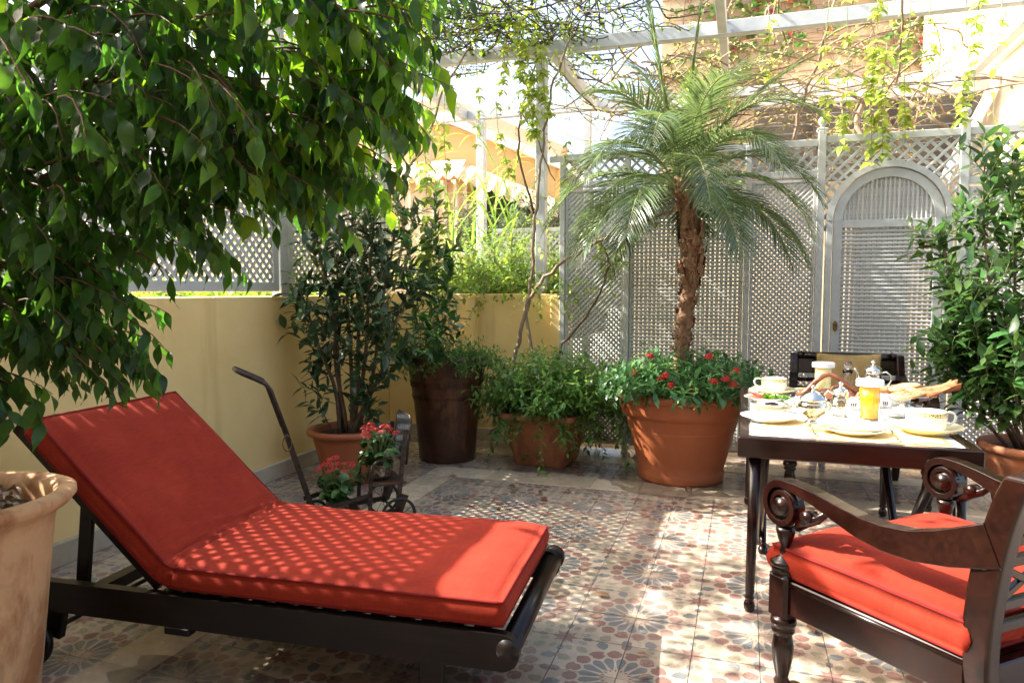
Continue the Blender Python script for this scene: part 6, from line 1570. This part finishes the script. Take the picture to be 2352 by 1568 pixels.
for (cx,cy,h) in ((-2.85,6.7,1.15),(-2.45,6.85,1.35),(-2.70,6.9,1.0),(-2.25,6.8,1.2)):
    for i in range(15):
        z=1.3+h*random.uniform(.15,1.0); a=random.uniform(0,2*PI); blade((cx+rv(.03),cy+rv(.03),z),(math.cos(a)*.6,math.sin(a)*.6,1),random.uniform(.5,.95),.013,1.9)
    RB.tube([Vector((cx,cy,1.3)),Vector((cx+.02,cy,1.3+h*.6)),Vector((cx+.05,cy,1.3+h))],[.009,.007,.004],6)
RB.build('blades',M['reed'],rd)
pl_=MB()
for i in range(260):
    k=random.random(); p=Vector((-3.10+.09*k+rv(.05)*(1-k*.6),6.6+rv(.04),2.45+.45*k)); pl_.add([p,p+Vector((rv(.02),0,.05)),p+Vector((rv(.02),0,.045))],[(0,1,2)])
o=pl_.build('seed_plume',mat('pale_plume',(.60,.48,.34),.9),rd); o['kind']='stuff'
# hedge seen in the gap under the left lattice
hg=thing('low_hedge','bright low hedge glimpsed in the slot between the yellow wall and the lattice','hedge',(-3.9,3,1.0))
HG=Leaves(LAU,leafmat('hedge_leaf',(.12,.22,.04),.4,.4,.4,.03,.4))
for i in range(2600): HG.add((random.uniform(-4.1,-3.62),random.uniform(.4,6.0),random.uniform(1.12,1.42)),rdir()+Vector((.4,0,.5)),rdir()+Vector((0,0,1)),random.uniform(.6,1))
HG.build(hg,0)
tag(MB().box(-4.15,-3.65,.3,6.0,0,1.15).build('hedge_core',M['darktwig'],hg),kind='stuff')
# shrub beyond the wall, and one by the awning
bs2=thing('background_shrub','airy light green shrub growing behind the left lattice screens','shrub',(-3.9,5.2,0))
B2=Leaves(LAU,leafmat('airy_leaf',(.15,.25,.06),.45,.4,.4,.04,.4))
shrub(bs2,B2,[((-3.9,5.2,0),(-3.7,5.0,3.2),(.1,0)),((-3.9,5.2,0),(-3.75,5.6,2.9),(.1,0)),((-4.0,5.3,0),(-4.1,4.6,3.0),(.1,0)),((-4.0,5.4,0),(-3.6,5.9,3.3),(-.1,0))],22,.45,10,.9,.012,'bark',1,.1,.1,.45); B2.build(bs2,0)
bt3=thing('balcony_plants','dark olive like shrubs in the trough on the balcony of the ochre house','shrub',(-3.5,9.7,2.05))
B3=Leaves(TIN,leafmat('olive_leaf',(.06,.09,.05),.2,.5,.4,.03,.4)); filler(bt3,B3,(-3.45,9.68,2.05),.38,130,.75,1.3,22,.2,1.6,rx=.1,r=.004); filler(bt3,B3,(-2.6,9.3,2.2),.25,60,.6,1.3,20,.3,1.4,rx=.1,r=.004); B3.build(bt3,0)
# creeper on the tan building
cr_=thing('wall_creeper','patchy creeper with green and reddening leaves trained across the tan building','creeper',(.5,11.5,3))
tg=MB(); IV=Leaves([leaf_tpl(.11,.10,[.4,1,.8,.4,0],.2,.4,.03,seed=i) for i in range(3)],M['ivy']); IR=Leaves([leaf_tpl(.11,.10,[.4,1,.8,.4,0],.2,.4,.03,seed=i+4) for i in range(2)],leafmat('red_creeper_leaf',(.32,.07,.04),.3,.5,.3,.04,.4))
for i in range(300):
    x,z=random.uniform(-1.3,2.5),random.uniform(2.8,7.2); dns=.55+.9*noise.noise(Vector((x*1.3,z*1.3,9)))
    hor=random.random()<.7
    d=Vector((random.choice((-1,1)),0,rv(.25))) if hor else Vector((rv(.5),0,1)); pts=[Vector((x,11.56,z))]
    for k in range(10):
        d=(d+Vector((rv(.2),0,rv(.2)))).normalized(); q=pts[-1]+d*.14
        if not(-1.33<q.x<2.54): break
        pts.append(q)
    if len(pts)<3: continue
    tg.tube(pts,random.choice((.006,.009,.013)),4)
    if random.random()<dns:
        for k in range(14):
            p,_=inter(pts,random.random()*.99); L_=IR if random.random()<.06 else IV; L_.add(p+Vector((0,-.02,0)),(rv(1),-.4,-.7+rv(.5)),(rv(.3),-1,.3),random.uniform(.5,1.15))
o=tg.build('stems',M['bark2'],cr_); o['kind']='stuff'; IV.build(cr_,0); IR.build(cr_,0,rest='red_foliage')
# ------------------------------------------------------------ wet patches and litter on the floor
wet=mat('water_film',(.05,.03,.015),.10,.5); wet.node_tree.nodes['Principled BSDF'].inputs['Alpha'].default_value=.34
def puddle(cx,cy,rx,ry,label,seed):
    n=40; vs=[(cx,cy,.0046)]
    for k in range(n):
        a=2*PI*k/n; r_=1+.45*noise.noise(Vector((math.cos(a)*1.4,math.sin(a)*1.4,seed)))+.12*noise.noise(Vector((math.cos(a)*5,math.sin(a)*5,seed))); vs.append((cx+rx*r_*math.cos(a),cy+ry*r_*math.sin(a),.0046))
    b=MB(); b.add(vs,[(0,1+k,1+(k+1)%n) for k in range(n)],0); tag(b.build('puddle',wet),label,'puddle')
puddle(-1.05,2.05,.30,.22,'wet patch on the tiles under the foot end of the lounger',1.0)
puddle(-.84,3.00,.10,.12,'small wet patch at the right of the lounger foot rail',4.0)
puddle(-.45,5.02,.52,.36,'wet ring on the tiles round the largest terracotta pot',7.0)
puddle(-1.45,5.22,.34,.28,'wet patch under the square planter',9.0)
puddle(-1.75,1.9,.35,.15,'wet patch on the tiles under the middle of the lounger',12.0)
random.seed(77)
lf=Leaves(LAU+TIN,leafmat('fallen_leaf',(.20,.13,.06),.2,.6,.3,.04,.5))
ft=thing('fallen_leaves','few dry fallen leaves scattered on the tiled floor','leaves',(-.8,3.5,0))
for i in range(70): lf.add((random.uniform(-2.9,.9),random.uniform(2.2,5.6),.006+random.random()*.004),(rv(1),rv(1),.12),(rv(.3),rv(.3),1),random.uniform(.35,.75))
lf.build(ft,70)
